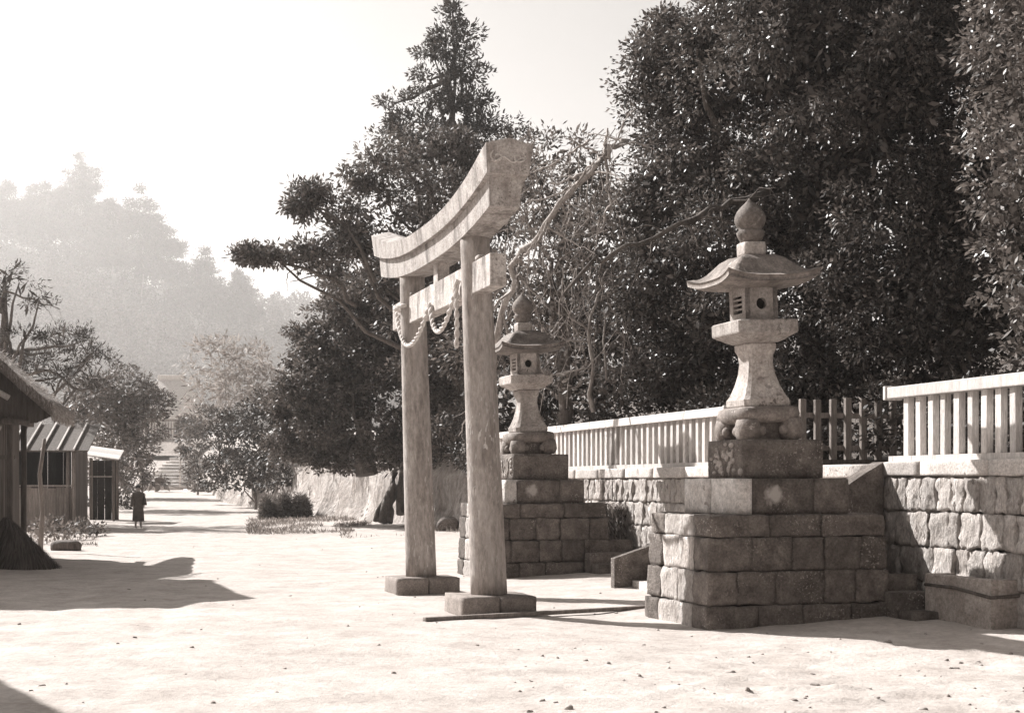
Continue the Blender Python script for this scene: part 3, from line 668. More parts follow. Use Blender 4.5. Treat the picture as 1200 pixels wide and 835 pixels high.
# --- clipped-looking dense dark tree
CT = [B(395, 330, 26, 45, 47), B(385, 390, 48, 50, 46.5), B(372, 450, 52, 55, 46), B(420, 440, 70, 70, 46), B(370, 505, 48, 40, 46), B(430, 500, 70, 45, 45.5), B(490, 450, 60, 80, 46), B(480, 380, 60, 60, 47), B(540, 440, 50, 90, 45), B(440, 370, 45, 60, 46.5), B(340, 530, 36, 24, 47), B(345, 470, 30, 40, 47), B(362, 410, 30, 40, 47), B(450, 400, 60, 60, 47), B(400, 535, 50, 22, 46), B(460, 535, 50, 24, 45.5), B(520, 520, 40, 36, 45)]
tree('dense_evergreen', 'dense dark cone shaped evergreen left of the torii above the earth bank', at(430, 545, 46), at(410, 320, 46.5), .3, CT, LEAFM, limbs=8, lseed=31,
     split=8, sf=.4, sub=26, per=54, rs=.30, L=.13, W=.07, seed=33, core=130, coreL=.25, gap=.06)
# --- tall conifer
CF = [B(532, 20, 11, 20, 70), B(522, 45, 18, 13, 70), B(542, 42, 16, 12, 70), B(527, 58, 26, 16, 70), B(545, 68, 30, 13, 70), B(505, 62, 16, 13, 70), B(520, 95, 44, 16, 70), B(555, 92, 24, 13, 70), B(505, 122, 45, 17, 70), B(548, 125, 40, 17, 70), B(458, 130, 16, 24, 70), B(490, 150, 46, 18, 70), B(575, 148, 36, 18, 70), B(530, 160, 60, 20, 70), B(460, 165, 26, 18, 70), B(600, 165, 18, 14, 70), B(520, 190, 90, 22, 71), B(540, 250, 80, 60, 72)]
tree('tall_conifer', 'tall ragged conifer rising above everything left of the torii lintel', at(530, 560, 71), at(530, 15, 70), .34, CF, NEEDLE, limbs=14, lseed=41, rtop=.08,
     sub=11, per=80, rs=.55, L=.24, W=.08, seed=43, core=40, coreL=.4, gap=.16, shell=.5, droop=.15, up=.2)
# a few stray trees far right behind, closing the gap under the evergreen
BK = [B(690, 470, 80, 40, 36), B(600, 470, 60, 60, 37), B(820, 440, 90, 60, 36), B(560, 400, 50, 60, 40), B(760, 380, 80, 80, 36), B(640, 400, 60, 70, 37), B(700, 330, 50, 70, 37)]
tree('thicket', 'dark evergreen thicket closing the view behind the long slatted fence', at(700, 540, 38), at(700, 360, 37), .25, BK, LEAFD, limbs=6, lseed=51,
     sub=20, per=44, rs=.45, L=.17, W=.075, seed=53, core=120, coreL=.35, gap=.08, cat='thicket')

UG = [(loc(u, v, 2.35 + .25 * math.sin(u * 1.7)), (1.0, .9, .75)) for u in np.arange(-8, 24, 1.1) for v in ((-3.4,) if -1 < u < 5.5 else (-1.9,))]
V1, Q1 = foliage(UG, sub=40, per=40, rs=.28, L=.12, W=.05, seed=57, core=160, coreL=.22)
tag(link('undergrowth', mesh_np('undergrowth', V1, Q1, False), LEAFD), 'dark undergrowth filling the shade behind the slatted fences', 'undergrowth', kind='stuff')

# ------------------------------------------------------------------ earth bank, boulders, roots, brush
ub = np.linspace(13.4, 118, 200); prof = [(0.9, -.15), (.75, .06), (.5, .35), (.32, .75), (.2, 1.15), (.1, 1.55), (-.1, 1.0), (-.6, 1.02)]
nb = len(prof); X_ = np.empty((len(ub), nb)); Y_ = X_.copy(); Z_ = X_.copy()
top_ = np.interp(ub, [13, 24, 40, 80, 125], [1.75, 2.1, 2.3, 2.6, 3.4])
bow = bank_bow(ub)
for j, (v, f_) in enumerate(prof):
    q = loc(0, 0); v_ = v + bow
    x = q.x + UU.x * ub + VV.x * v_; y = q.y + UU.y * ub + VV.y * v_; gh = road_h(y)
    z = gh + np.minimum(f_, 1) * (top_ - gh) if f_ >= 0 else gh + f_
    if f_ > 1: z = top_ + .06 * (f_ == 1.55) + 0 * z
    n3 = np.stack([x, y, z * 2], 1); d = fbm(n3 * 1.5, 71, 5) * .34 * (.3 if j in (0, nb - 1) else 1)
    X_[:, j] = x + VV.x * d; Y_[:, j] = y + VV.y * d; Z_[:, j] = z + fbm(n3 * .9 + 9, 73, 3) * .12 * (j > 1)
tag(link('earth_bank', grid_mesh('earth_bank', X_, Y_, Z_), EARTH), 'pale eroded earth bank along the right side of the road', kind='structure')
# grass hanging over the bank edge and along the road
def blades(P, L, W, seed, lean=(0, 0, 0), upf=1.0, spread=.6):
    rng = np.random.default_rng(seed); n = len(P); ax = rng.normal(size=(n, 3)) * spread + np.array([0, 0, upf]) + np.array(lean)
    return leaf_quads(P, ax, rsphere(n, rng), L * rng.uniform(.5, 1.3, n), W * rng.uniform(.7, 1.3, n))
rng = np.random.default_rng(5)
n = 6500; ju = rng.integers(0, len(ub), n); jf = rng.random(n) ** .6 * 2.2 + 3.6
ji = np.clip(jf.astype(int), 0, nb - 2); ff = (jf - ji)
P = np.stack([A_[ju, ji] * (1 - ff) + A_[ju, ji + 1] * ff for A_ in (X_, Y_, Z_)], 1) + rng.normal(size=(n, 3)) * .12
V1, Q1 = blades(P, .38, .03, 3, lean=(VV.x * .9, VV.y * .9, -.6), upf=.35)
tag(link('bank_grass', mesh_np('bank_grass', V1, Q1, False), STRAW), 'dry grass drooping over the edge of the earth bank', 'grass', kind='stuff')
Pg = []
for (px0, px1, py0, py1, n) in ((290, 430, 608, 626, 6000), (400, 480, 610, 632, 2600), (500, 545, 618, 630, 300), (40, 115, 600, 640, 1200)):
    px = rng.uniform(px0, px1, n); py = rng.uniform(py0, py1, n); Zd = EYE * F / (py - HY)
    for _ in range(3): Zd = (EYE - road_h(Zd)) * F / (py - HY)
    x = (px - CX) / F * Zd; keep = vnoise(np.stack([x * 1.2, Zd * .5, 0 * x], 1), 4) > -.25; Pg.append(np.stack([x, Zd, ground_h(x, Zd) - .01], 1)[keep])
V1, Q1 = blades(np.concatenate(Pg), .15, .022, 8)
tag(link('roadside_grass', mesh_np('roadside_grass', V1, Q1, False), mat('road_grass', .08, .3, rough=.7, bump=0, island=True, spec=.2)), 'low rough grass growing along the road edges', 'grass', kind='stuff')
def on_ground(px, Z): x = (px - CX) / F * Z; return Vector((x, Z, gz(x, Z)))
for k, (px, Z, d, lab) in enumerate(((525, 41.5, (.62, .5, .42), 'dark rounded boulder at the foot of the bank left of the torii'), (457, 48, (.9, .6, .5), 'pale low boulder beside the tree root on the bank foot'), (508, 43, (.5, .4, .3), 'small pale boulder between the two torii posts'))):
    p = on_ground(px, Z); o = rough('boulder', p + Vector((0, 0, d[2] * .38)), d, DARKST if k == 0 else CAPST, None, seed=20 + k, amp=.07, n=8, r=.3, fr=2); tag(o, lab, 'boulder', 'boulders at the bank foot')
rt = thing('old_stump', 'dark leaning old stump with roots on the bank left of the farther torii post', 'stump', on_ground(452, 46.5))
b = MB()
for k, (x0, y0, x1, y1, r_) in enumerate(((448, 612, 474, 530, .15), (470, 602, 472, 540, .13), (440, 610, 462, 570, .07), (456, 612, 470, 560, .10), (480, 606, 474, 560, .06), (452, 606, 478, 545, .05))):
    p = limb_path(at(x0, y0, 46), at(x1, y1, 46.8), -.1, 6, k, .05); b.tube([v - rt.location for v in p], [r_ * (1.2 - .12 * i) for i in range(6)], 8)
b.build('roots', BARK, rt)
for k, (px, w_, lab) in enumerate(((314, 15, 'leftmost of the three dark brush heaps at the roadside'), (332, 19, 'middle one of the three dark brush heaps at the roadside'), (353, 22, 'rightmost of the three dark brush heaps at the roadside'))):
    p = on_ground(px, 54); s_ = 54 / F; rr_ = np.array([w_ * s_ * .5, .5, .47 - .04 * (k == 0)])
    rng = np.random.default_rng(80 + k); d = rsphere(4200, rng); d[:, 2] = abs(d[:, 2])
    lump = 1 + .22 * fbm(d * 2.5 + k * 9, 80 + k, 2)[:, None]
    P = d * (rr_[0] * 1.05, .5, (.72, .9, .86)[k]) * lump * rng.uniform(.6, 1.05, (4200, 1))
    V1, Q1 = leaf_quads(P, d * .6 + rng.normal(size=d.shape) * .7 + (0, 0, -.5), rsphere(4200, rng), rng.uniform(.08, .26, 4200), .022)
    t = thing('brush_heap', lab, 'brush heap', p, 0, 'brush heaps at the roadside'); link('twigs', mesh_np('twigs', V1, Q1, False), BRUSH, t)
    MB().ball((0, 0, .12), (rr_[0] * .72, .36, .58), 10).build('packed_core', BRUSH, t)

# hanging weeds on the long wall
hw_ = thing('hanging_weeds', 'thick dry weeds hanging down the wall between the two pedestals', 'weeds', loc(8.2, .04, .8))
rng = np.random.default_rng(12); n = 7000
u = rng.uniform(-1.5, 1.7, n); zz = rng.random(n); hgt = np.interp(u, [-1.5, -.5, .6, 1.7], [.42, .46, .44, .2]); lowr = np.interp(u, [-1.5, 0, 1.7], [-.6, -.45, -.1])
prf = .05 + .26 * np.sin(np.clip(1 - zz, 0, 1) * 2.4)
tuft = vnoise(np.stack([u * 4, zz * 3, 0 * u], 1), 4)
P = np.stack([u, prf * rng.uniform(.6, 1.1, n) * (1 + .55 * tuft), lowr + zz * (hgt - lowr)], 1)[tuft > -.45]; n = len(P)
V1, Q1 = leaf_quads(P, rng.normal(size=(n, 3)) * .3 + np.array([.1, .25, -.8]), rng.normal(size=(n, 3)) * .5 + np.array([0, 1, .3]), rng.uniform(.12, .34, n), .028)
link('stems', mesh_np('stems', V1, Q1, False), mat('weed', .05, .42, rough=.7, bump=0, island=True, spec=.2), hw_)

# ------------------------------------------------------------------ shrubs along the road and far trees
def shrub(name, label, Zc, blobs, m, base_px, cat='shrub', grp=None, **k):
    p = on_ground(base_px, Zc); return tree(name, label, p, p + Vector((0, 0, 1.2)), .09, blobs, m, limbs=4, cat=cat, grp=grp, **k)
shrub('dark_shrub', 'big dark evergreen shrub overhanging the road left of the dense tree', 66, [B(285, 520, 38, 38, 68), B(265, 500, 28, 28, 70), B(310, 500, 30, 40, 66), B(325, 540, 30, 26, 64), B(262, 540, 22, 22, 70), B(345, 520, 30, 30, 62), B(295, 548, 30, 20, 66), B(250, 562, 18, 18, 74), B(278, 564, 26, 16, 69), B(308, 568, 20, 13, 65), B(330, 562, 22, 14, 62)], LEAFD, 300, sub=18, per=60, rs=.42, L=.19, W=.07, seed=61, core=60, coreL=.4, gap=.16, shell=.6)
shrub('road_shrub', 'narrow dark shrub standing right of the distant stone steps', 98, [B(226, 520, 15, 30, 100), B(238, 500, 16, 26, 102), B(214, 510, 10, 22, 104), B(232, 550, 16, 18, 98)], LEAFM, 232, sub=12, per=50, rs=.5, L=.28, W=.1, seed=62, core=30, coreL=.5, gap=.14)
shrub('pale_bamboo', 'pale feathery bamboo clump catching light behind the dark shrub', 108, [B(262, 430, 42, 36, 112), B(300, 425, 34, 38, 110), B(280, 462, 50, 34, 110), B(240, 470, 26, 34, 112), B(320, 460, 24, 40, 108)], LEAFP, 275, cat='bamboo', sub=5, per=30, rs=.95, L=.6, W=.13, seed=63, core=3, coreL=1.2, gap=.2, shell=.4, lseed=3)
shrub('dark_bush', 'dark bushy tree leaning over the small sheds on the left', 62, [B(120, 495, 40, 45, 66), B(160, 480, 40, 32, 66), B(150, 530, 30, 40, 66), B(120, 550, 24, 36, 64), B(180, 478, 28, 20, 66), B(100, 470, 36, 36, 64), B(140, 455, 40, 26, 67)], LEAFM, 130, cat='bush', sub=18, per=60, rs=.45, L=.2, W=.06, seed=64, core=60, coreL=.4, gap=.14, shell=.6, lseed=6)
shrub('roadside_tree', 'tall dark leafy tree shading the road between the sheds and the distant steps', 84, [B(140, 470, 34, 30, 86), B(165, 500, 28, 34, 86), B(120, 510, 34, 36, 88), B(150, 545, 22, 34, 84), B(140, 580, 22, 20, 82), B(105, 470, 30, 30, 88)], LEAFM, 138, cat='tree', sub=14, per=56, rs=.5, L=.24, W=.08, seed=68, core=40, coreL=.5, gap=.12, shell=.6, lseed=8)
shrub('roadside_bush', 'low dark bush at the road edge beside the lean-to', 66, [B(140, 588, 14, 16, 66), B(118, 585, 18, 20, 68), B(130, 560, 20, 22, 70)], LEAFD, 134, cat='bush', sub=20, per=44, rs=.35, L=.18, W=.07, seed=69, core=60, coreL=.35, gap=.08)
shrub('light_bush', 'small light leafy bush left of the distant stone steps', 84, [B(166, 548, 12, 14, 86), B(178, 560, 9, 9, 86)], LEAFL, 167, cat='bush', sub=14, per=20, rs=.35, L=.26, W=.1, seed=65, core=10, gap=.1)
shrub('clipped_bush', 'low rounded bush beside the gate post of the distant steps', 104, [B(228, 572, 16, 11, 106), B(186, 566, 8, 7, 104)], LEAFM, 228, cat='bush', sub=12, per=22, rs=.4, L=.3, W=.14, seed=66, core=10, gap=.05)
PN = [B(20, 330, 34, 11, 50), B(0, 320, 24, 14, 50), B(45, 352, 32, 8, 50), B(-20, 350, 40, 20, 51), B(30, 395, 50, 14, 51), B(90, 400, 44, 14, 51), B(60, 420, 56, 16, 52), B(115, 415, 24, 16, 51), B(20, 430, 40, 24, 52), B(-30, 420, 50, 40, 53), B(85, 445, 44, 12, 51), B(-40, 310, 30, 30, 52)]
pt = tree('pine_tree', 'spreading pine with flat needle pads above the thatched roof at left', at(-10, 620, 53), at(5, 330, 52), .26, PN, NEEDLE, limbs=12, lseed=71,
     sub=22, per=80, rs=.36, L=.18, W=.035, seed=72, core=5, coreL=.5, gap=.2, shell=.5, up=.5, droop=-.1)
b = MB()
for pts_, r_ in (([(-10, 430), (30, 440), (60, 432), (88, 455), (110, 460), (130, 452)], .08), ([(60, 475), (68, 450), (85, 432), (105, 418)], .05), ([(88, 455), (70, 480), (62, 500)], .05), ([(5, 340), (40, 352), (70, 362)], .045)):
    branching(b, [at(x, y, 50.5) for x, y in pts_], r_, pt.location, len(pts_) + 3, 2, 2, 1.0, .1)
b.build('forked_bough', BARK, pt)

# ------------------------------------------------------------------ left buildings
def planks(parent, p0, p1, z0, z1, w_, m, name='plank', th=.03, gap=.008, jitter=.02):
    p0, p1 = Vector(p0), Vector(p1); L = (p1 - p0).length; n = max(1, int(round(L / w_))); a = math.atan2(p1.y - p0.y, p1.x - p0.x); me = []
    for k in range(3): b = MB(); b.box((0, 0, 0), (L / n - gap, th, 1)); o = b.build(name, m); me.append(o.data); bpy.data.objects.remove(o)
    for k in range(n):
        c = p0.lerp(p1, (k + .5) / n); o = link(name, me[k % 3], m, parent); zt = z1 + random.uniform(-jitter, jitter)
        o.location = (c.x + random.uniform(-.005, .005), c.y + random.uniform(-.008, .008), (z0 + zt) / 2); o.scale = (1, 1, zt - z0); o.rotation_euler = (0, 0, a)
def straw_fringe(parent, lines, n, L, m, seed, lean=(0, 0, -1)):
    rng = np.random.default_rng(seed); P = []
    for a, b_ in lines: t = rng.random((n, 1)); P.append(np.array(a) * (1 - t) + np.array(b_) * t + rng.normal(size=(n, 3)) * .04)
    P = np.concatenate(P); V1, Q1 = leaf_quads(P, rng.normal(size=P.shape) * .3 + np.array(lean), rsphere(len(P), rng), L * rng.uniform(.5, 1.3, len(P)), .016)
    return link('straw_fringe', mesh_np('straw_fringe', V1, Q1, False), m, parent)
HRZ = R(12)                                                  # the houses line the road, turned 12 degrees
h1 = thing('thatched_house', 'thatched wooden house with steep gable at the left edge', 'house', (-11.98, 28, gz(-9, 28) + .2), HRZ)
# local: x to the road, y away. eave at x=3.0, ridge at x=0
def gable_roof(parent, half, eave, ridge, y0, y1, th, m, nsub=10, name='thatch_roof'):
    for sg in (-1, 1):
        A = []; nx, ny = 16, 22; t, s_ = np.meshgrid(np.linspace(0, 1, nx), np.linspace(0, 1, ny))
        lay = []
        for off in (0, -th):
            x = sg * t * half; z = ridge + (eave - ridge) * t + .22 * np.sin(t * math.pi) * 0 - .10 * np.sin(math.pi * t) + off * (1 if off else 1); y = y0 + (y1 - y0) * s_
            x = x - (sg * .06 if off else 0) * t
            p = np.stack([x.ravel(), y.ravel(), z.ravel()], 1); p = p + .035 * np.stack([fbm(p * 2, 3), fbm(p * 2 + 9, 4), fbm(p * 2.5 + 20, 5)], 1) * (1 if not off else .6); lay.append(p)
        V = np.concatenate(lay); idx = np.arange(nx * ny).reshape(ny, nx); q = np.stack([idx[:-1, :-1], idx[:-1, 1:], idx[1:, 1:], idx[1:, :-1]], -1).reshape(-1, 4); o = nx * ny
        rg = np.concatenate([idx[0], idx[1:, -1], idx[-1, -2::-1], idx[-2:0:-1, 0]]); rn = np.roll(rg, -1)
        Fq = np.concatenate([q, q[:, ::-1] + o, np.stack([rg, rg + o, rn + o, rn], 1)]); Fq = Fq if sg > 0 else Fq[:, ::-1]
        link(name, mesh_np(name, V, Fq), m, parent)
gable_roof(h1, 3.0, 2.95, 5.75, 0, 4.8, .22, THATCH)
straw_fringe(h1, [((0, -.02, 5.65), (3.0, -.02, 2.86)), ((3.0, 0, 2.78), (3.0, 3.6, 2.78))], 900, .13, STRAW, 3, (.2, -.25, -1))
straw_fringe(h1, [((0, -.02, 5.75), (3.0, -.02, 2.98))], 700, .13, STRAW, 4, (.5, -.5, -.1))
planks(h1, (-2.4, .75, 0), (2.0, .75, 0), -.3, 2.6, .21, PLANKW); planks(h1, (2.0, .8, 0), (2.0, 2.9, 0), -.3, 2.9, .24, DARKW)
b = MB(); b.rings([[(-2.95, .55, 2.74), (-2.6, .55, 2.58), (2.6, .55, 2.58), (2.95, .55, 2.74), (1.5, .55, 4.13), (0, .55, 5.62), (-1.5, .55, 4.13)], [(-2.95, .61, 2.74), (-2.6, .61, 2.58), (2.6, .61, 2.58), (2.95, .61, 2.74), (1.5, .61, 4.13), (0, .61, 5.62), (-1.5, .61, 4.13)]]); b.build('gable_boards', DARKW, h1)  # dark wood here paints in the deep shade under the thatch
for (x, y, h) in ((2.12, .5, 2.7), (2.1, 2.9, 2.7)): rough('post', (x, y, h / 2 - .15), (.12, .12, h + .3), DARKW, h1, seed=int(h * 9), amp=.008, n=4, r=.02)
MB().tube([(-2.6, .40, 2.62), (2.5, .40, 2.6)], .07, 8).build('tie_beam', DARKW, h1); MB().box((2.2, 1.9, 2.66), (.12, 3, .12)).build('wall_plate', DARKW, h1)
b = MB(); b.tube([(1.0, .1, 3.72), (2.15, .1, 3.05)], .06, 6); b.build('bargeboard', PALEW, h1); b = MB(); b.tube([(1.4, .2, 2.72), (1.98, .2, 2.45)], .05, 6); b.build('bracket', PALEW, h1)
MB().box((1.1, .7, 1.9), (2.2, .04, .08)).build('ledger', PLANKW, h1)
# board fence at its foot, leaning brush, pole
bf = thing('board_fence', 'weathered vertical board fence at the far left in front of the house', 'fence', (-11.5, 27.3, gz(-10, 27.3)), HRZ)
planks(bf, (-1, 0, 0), (1.62, 0, 0), 0, 1.88, .16, PLANKW, 'board'); MB().box((.3, -.03, 1.84), (2.7, .07, .07)).build('top_rail', PALEW, bf)
cb = thing('straw_heap', 'dark heap of straw leaning against the foot of the board fence', 'straw heap', on_ground(40, 27.2))
rng = np.random.default_rng(31); n = 5200; hh = rng.random(n) ** 1.4; a = rng.uniform(0, 6.28, n); rad = (.44 * (1 - hh) ** .8 + .03) * rng.uniform(.75, 1.2, n)
P = np.stack([np.cos(a) * rad - hh * .45 - .08, np.sin(a) * rad, hh * .9 + .08], 1); V1, Q1 = leaf_quads(P, np.stack([np.cos(a) * .4 + rng.normal(size=n) * .15, np.sin(a) * .4, -np.ones(n)], 1), np.stack([np.cos(a), np.sin(a), .3 + 0 * a], 1), .34, .03)
link('straw', mesh_np('straw', V1, Q1, False), BRUSH, cb); MB().tube([(-.08, 0, 0), (-.26, 0, .35), (-.5, 0, .85)], [.34, .2, .03], 12).build('core', BRUSH, cb)
lg = rough('log', on_ground(77, 34.0) + Vector((0, 0, .1)), (.75, .3, .26), DARKW, None, seed=3, amp=.03, n=6, r=.12); lg.rotation_euler = (0, 0, R(-20)); tag(lg, 'short dark log lying at the shade edge by the house', 'log')
pole = MB().tube([(0, 0, 0), (.05, .02, .9), (-.02, .03, 1.8), (.1, 0, 2.6)], [.06, .055, .05, .04], 7).build('crooked_pole', GREYW); pole.location = on_ground(47, 33); tag(pole, 'crooked grey pole standing right of the house corner', 'pole')
# open shed
z2 = gz(-13.5, 45); s2 = thing('open_shed', 'small open fronted shed with battened board roof left of the road', 'shed', at(56, 625, 45) * 1, R(6)); s2.location.z = z2 - .12
planks(s2, (-1.5, 0, 0), (.75, 0, 0), 0, 1.45, .25, GREYW); planks(s2, (-1.5, 2.4, 0), (.75, 2.4, 0), 0, 2.7, .25, INSHADE); planks(s2, (-1.5, 0, 0), (-1.5, 2.4, 0), 0, 2.6, .25, INSHADE); planks(s2, (.75, .05, 0), (.75, 2.4, 0), 0, 2.6, .25, DARKW)  # back and left planks near-black: the shed's inner shade is painted on
for x in (-1.45, .62, .8): rough('post', (x, -.05, 1.35), (.11, .11, 2.7), GREYW, s2, seed=3, amp=.005, n=3)
MB().box((-.3, -.05, 2.62), (2.6, .12, .14)).build('lintel', DARKW, s2); MB().box((-.35, -.04, 1.5), (2.2, .14, .06)).build('counter', PLANKW, s2)
rot = Matrix.Rotation(R(22), 3, 'X')
for k in range(12): o = MB().box((-1.55 + k * .25, .55, 3.02), (.245, 2.4, .04), rot=rot).build('roof_board', DARKW, s2)
for k in range(6): MB().box((-1.5 + k * .48, .50, 3.065), (.05, 2.42, .05), rot=rot).build('batten', PALEW, s2)
# lean-to with a pale roof
s3 = thing('lean_to', 'small lean-to with a pale tilted board roof beyond the open shed', 'lean-to', on_ground(118, 52), R(10))
for x, y in ((-.5, 0), (.45, 0), (-.5, 1.4), (.45, 1.4)): rough('post', (x, y, 1.15), (.1, .1, 2.3), DARKW, s3, seed=2, amp=.005, n=3)
for k in range(5): MB().box((.0, -.25 + k * .40, 2.33 + k * .072), (1.35, .41, .04), rot=Matrix.Rotation(R(8), 3, 'Y') @ Matrix.Rotation(R(10), 3, 'X')).build('roof_board', PALEW, s3)
planks(s3, (-.5, 1.4, 0), (.5, 1.4, 0), 0, 2.2, .25, INSHADE); MB().box((-.3, -.03, 1.15), (.06, .06, 2.2)).build('pole', DARKW, s3); MB().box((0, .1, 1.6), (.8, .5, .05)).build('shelf', PLANKW, s3)  # back planks near-black, the shade under the roof painted on
for k, (px, Zc, lab) in enumerate(((55, 37, 'light flowering weeds at the shed foot nearest the thatched house'), (75, 39, 'rough bush growing below the open shed counter'), (95, 41, 'low dark weeds right of the open shed at the road edge'))):
    c = on_ground(px, Zc); tree('weed_clump', lab, c, c + Vector((0, 0, .5)), .02, [(c + Vector((-.25, 0, .3)), (.45, .35, .32)), (c + Vector((.3, .1, .22)), (.35, .3, .25))], (LEAFL, LEAFM, LEAFM)[k], limbs=0, cat='weeds', sub=120, per=14, rs=.13, L=.11, W=.05, seed=91 + k, core=60, coreL=.25, gap=.1)
# unseen house added out of frame, near left, shaped to shade the forecourt's corner
h4 = thing('shade_house', 'added unseen thatched house shading the forecourt from the left, beyond the picture edge', 'house', (-11.7, 14.2, 0), HRZ + R(85))
gable_roof(h4, 1.3, 4.9, 6.2, -2.6, 2.6, .3, THATCH); planks(h4, (1.0, -2.2, 0), (1.0, 2.2, 0), 0, 5.0, .25, PLANKW); planks(h4, (-1.0, -2.2, 0), (1.0, -2.2, 0), 0, 4.9, .25, PLANKW)

h5 = thing('shade_house', 'second added unseen thatched house shading the road, just beyond the left picture edge in front of the board fence', 'house', (-12.6, 25.1, 0), HRZ + R(85))  # also added out of frame, shaped to spread shade over the road
gable_roof(h5, 2.5, 5.2, 6.1, -2.6, 2.6, .3, THATCH); planks(h5, (1.7, -2.2, 0), (1.7, 2.2, 0), 0, 4.2, .25, PLANKW); planks(h5, (-1.7, -2.2, 0), (1.7, -2.2, 0), 0, 4.6, .25, PLANKW)

# ------------------------------------------------------------------ far end: kerb log, steps, slope fence, hall
kl = MB().box((0, 0, .15), (4.6, .5, .3), bevel=.03).build('kerb_stone', CAPST); kl.location = on_ground(192, 118); tag(kl, 'long low kerb stone across the road before the distant steps', 'kerb')
fs = thing('distant_steps', 'flight of pale stone steps at the far end of the road', 'steps', (at(191, 565, 140).x, 140, 1.1))
for k in range(9): rough('step', (k * .06 - .2, k * 1.33 + .6, .17 + k * .345), (4.4, 1.4, .35), PALEST, fs, seed=30 + k, amp=.03, n=6, r=.15)
for px, h, lab in ((211, 3.8, 'thin pale post right of the distant stone steps'), (164, 4.4, 'leaning thin pole left of the distant stone steps')):
    p = on_ground(px, 134); o = MB().tube([(0, 0, 0), (.12 if px < 200 else 0, 0, h * .5), (.45 if px < 200 else .05, 0, h)], [.11, .1, .08], 7).build('pole', PALEW); o.location = p; tag(o, lab, 'pole')
wf = thing('distant_fence', 'pale picket fence on the slope above the distant steps', 'fence', (at(184, 515, 164).x, 164, 6.2))
for k in range(12): MB().box((-1.75 + k * .32, 0, 1.2), (.17, .08, 2.2)).build('picket', PALEW, wf)
for z in (.3, 2.2): MB().box((0, .05, z), (4.0, .08, .14)).build('rail', PALEW, wf)
sl_ = np.meshgrid(np.linspace(-3.2, 3.4, 14), np.linspace(0, 12, 14)); xx = at(188, 0, 152).x + sl_[0]; yy = 152.5 + sl_[1]
zz = road_h(yy) + .18 + .12 * fbm(np.stack([xx.ravel(), yy.ravel(), 0 * xx.ravel()], 1), 8, 3).reshape(xx.shape)
tag(link('grass_slope', grid_mesh('grass_slope', xx, yy, zz), SLOPE), kind='structure')
tm = thing('thatched_hall', 'hazy thatched temple hall with pale hipped roof above the distant steps', 'temple hall', (at(200, 0, 188).x, 188, 6.6))
def hip(hx, hy, z): return [(-hx, -hy, z), (hx, -hy, z), (hx, hy, z), (-hx, hy, z)]
b = MB(); b.rings([hip(5.4, 5, 3.0), hip(5.3, 4.9, 3.35), hip(3.9, 3.6, 5.0), hip(2.4, 2.0, 7.0), hip(1.6, .9, 8.1)]); b.build('thatch_roof', THATCHP, tm)
MB().box((0, 0, 8.45), (3.1, 1.3, .85), bevel=.08).build('ridge', THATCHP, tm)
b = MB(); b.rings([hip(4.2, 3.8, 0), hip(4.2, 3.8, 3.1)]); b.build('wall', PLASTER, tm)
for x in (-4.1, -2.0, 0, 2.0, 4.1): MB().box((x, -3.85, 1.55), (.25, .25, 3.1)).build('post', DARKW, tm)
for x in (-1, 1, 3): MB().box((x, -3.84, 1.5), (1.5, .08, 2.2)).build('door', PLANKW, tm)

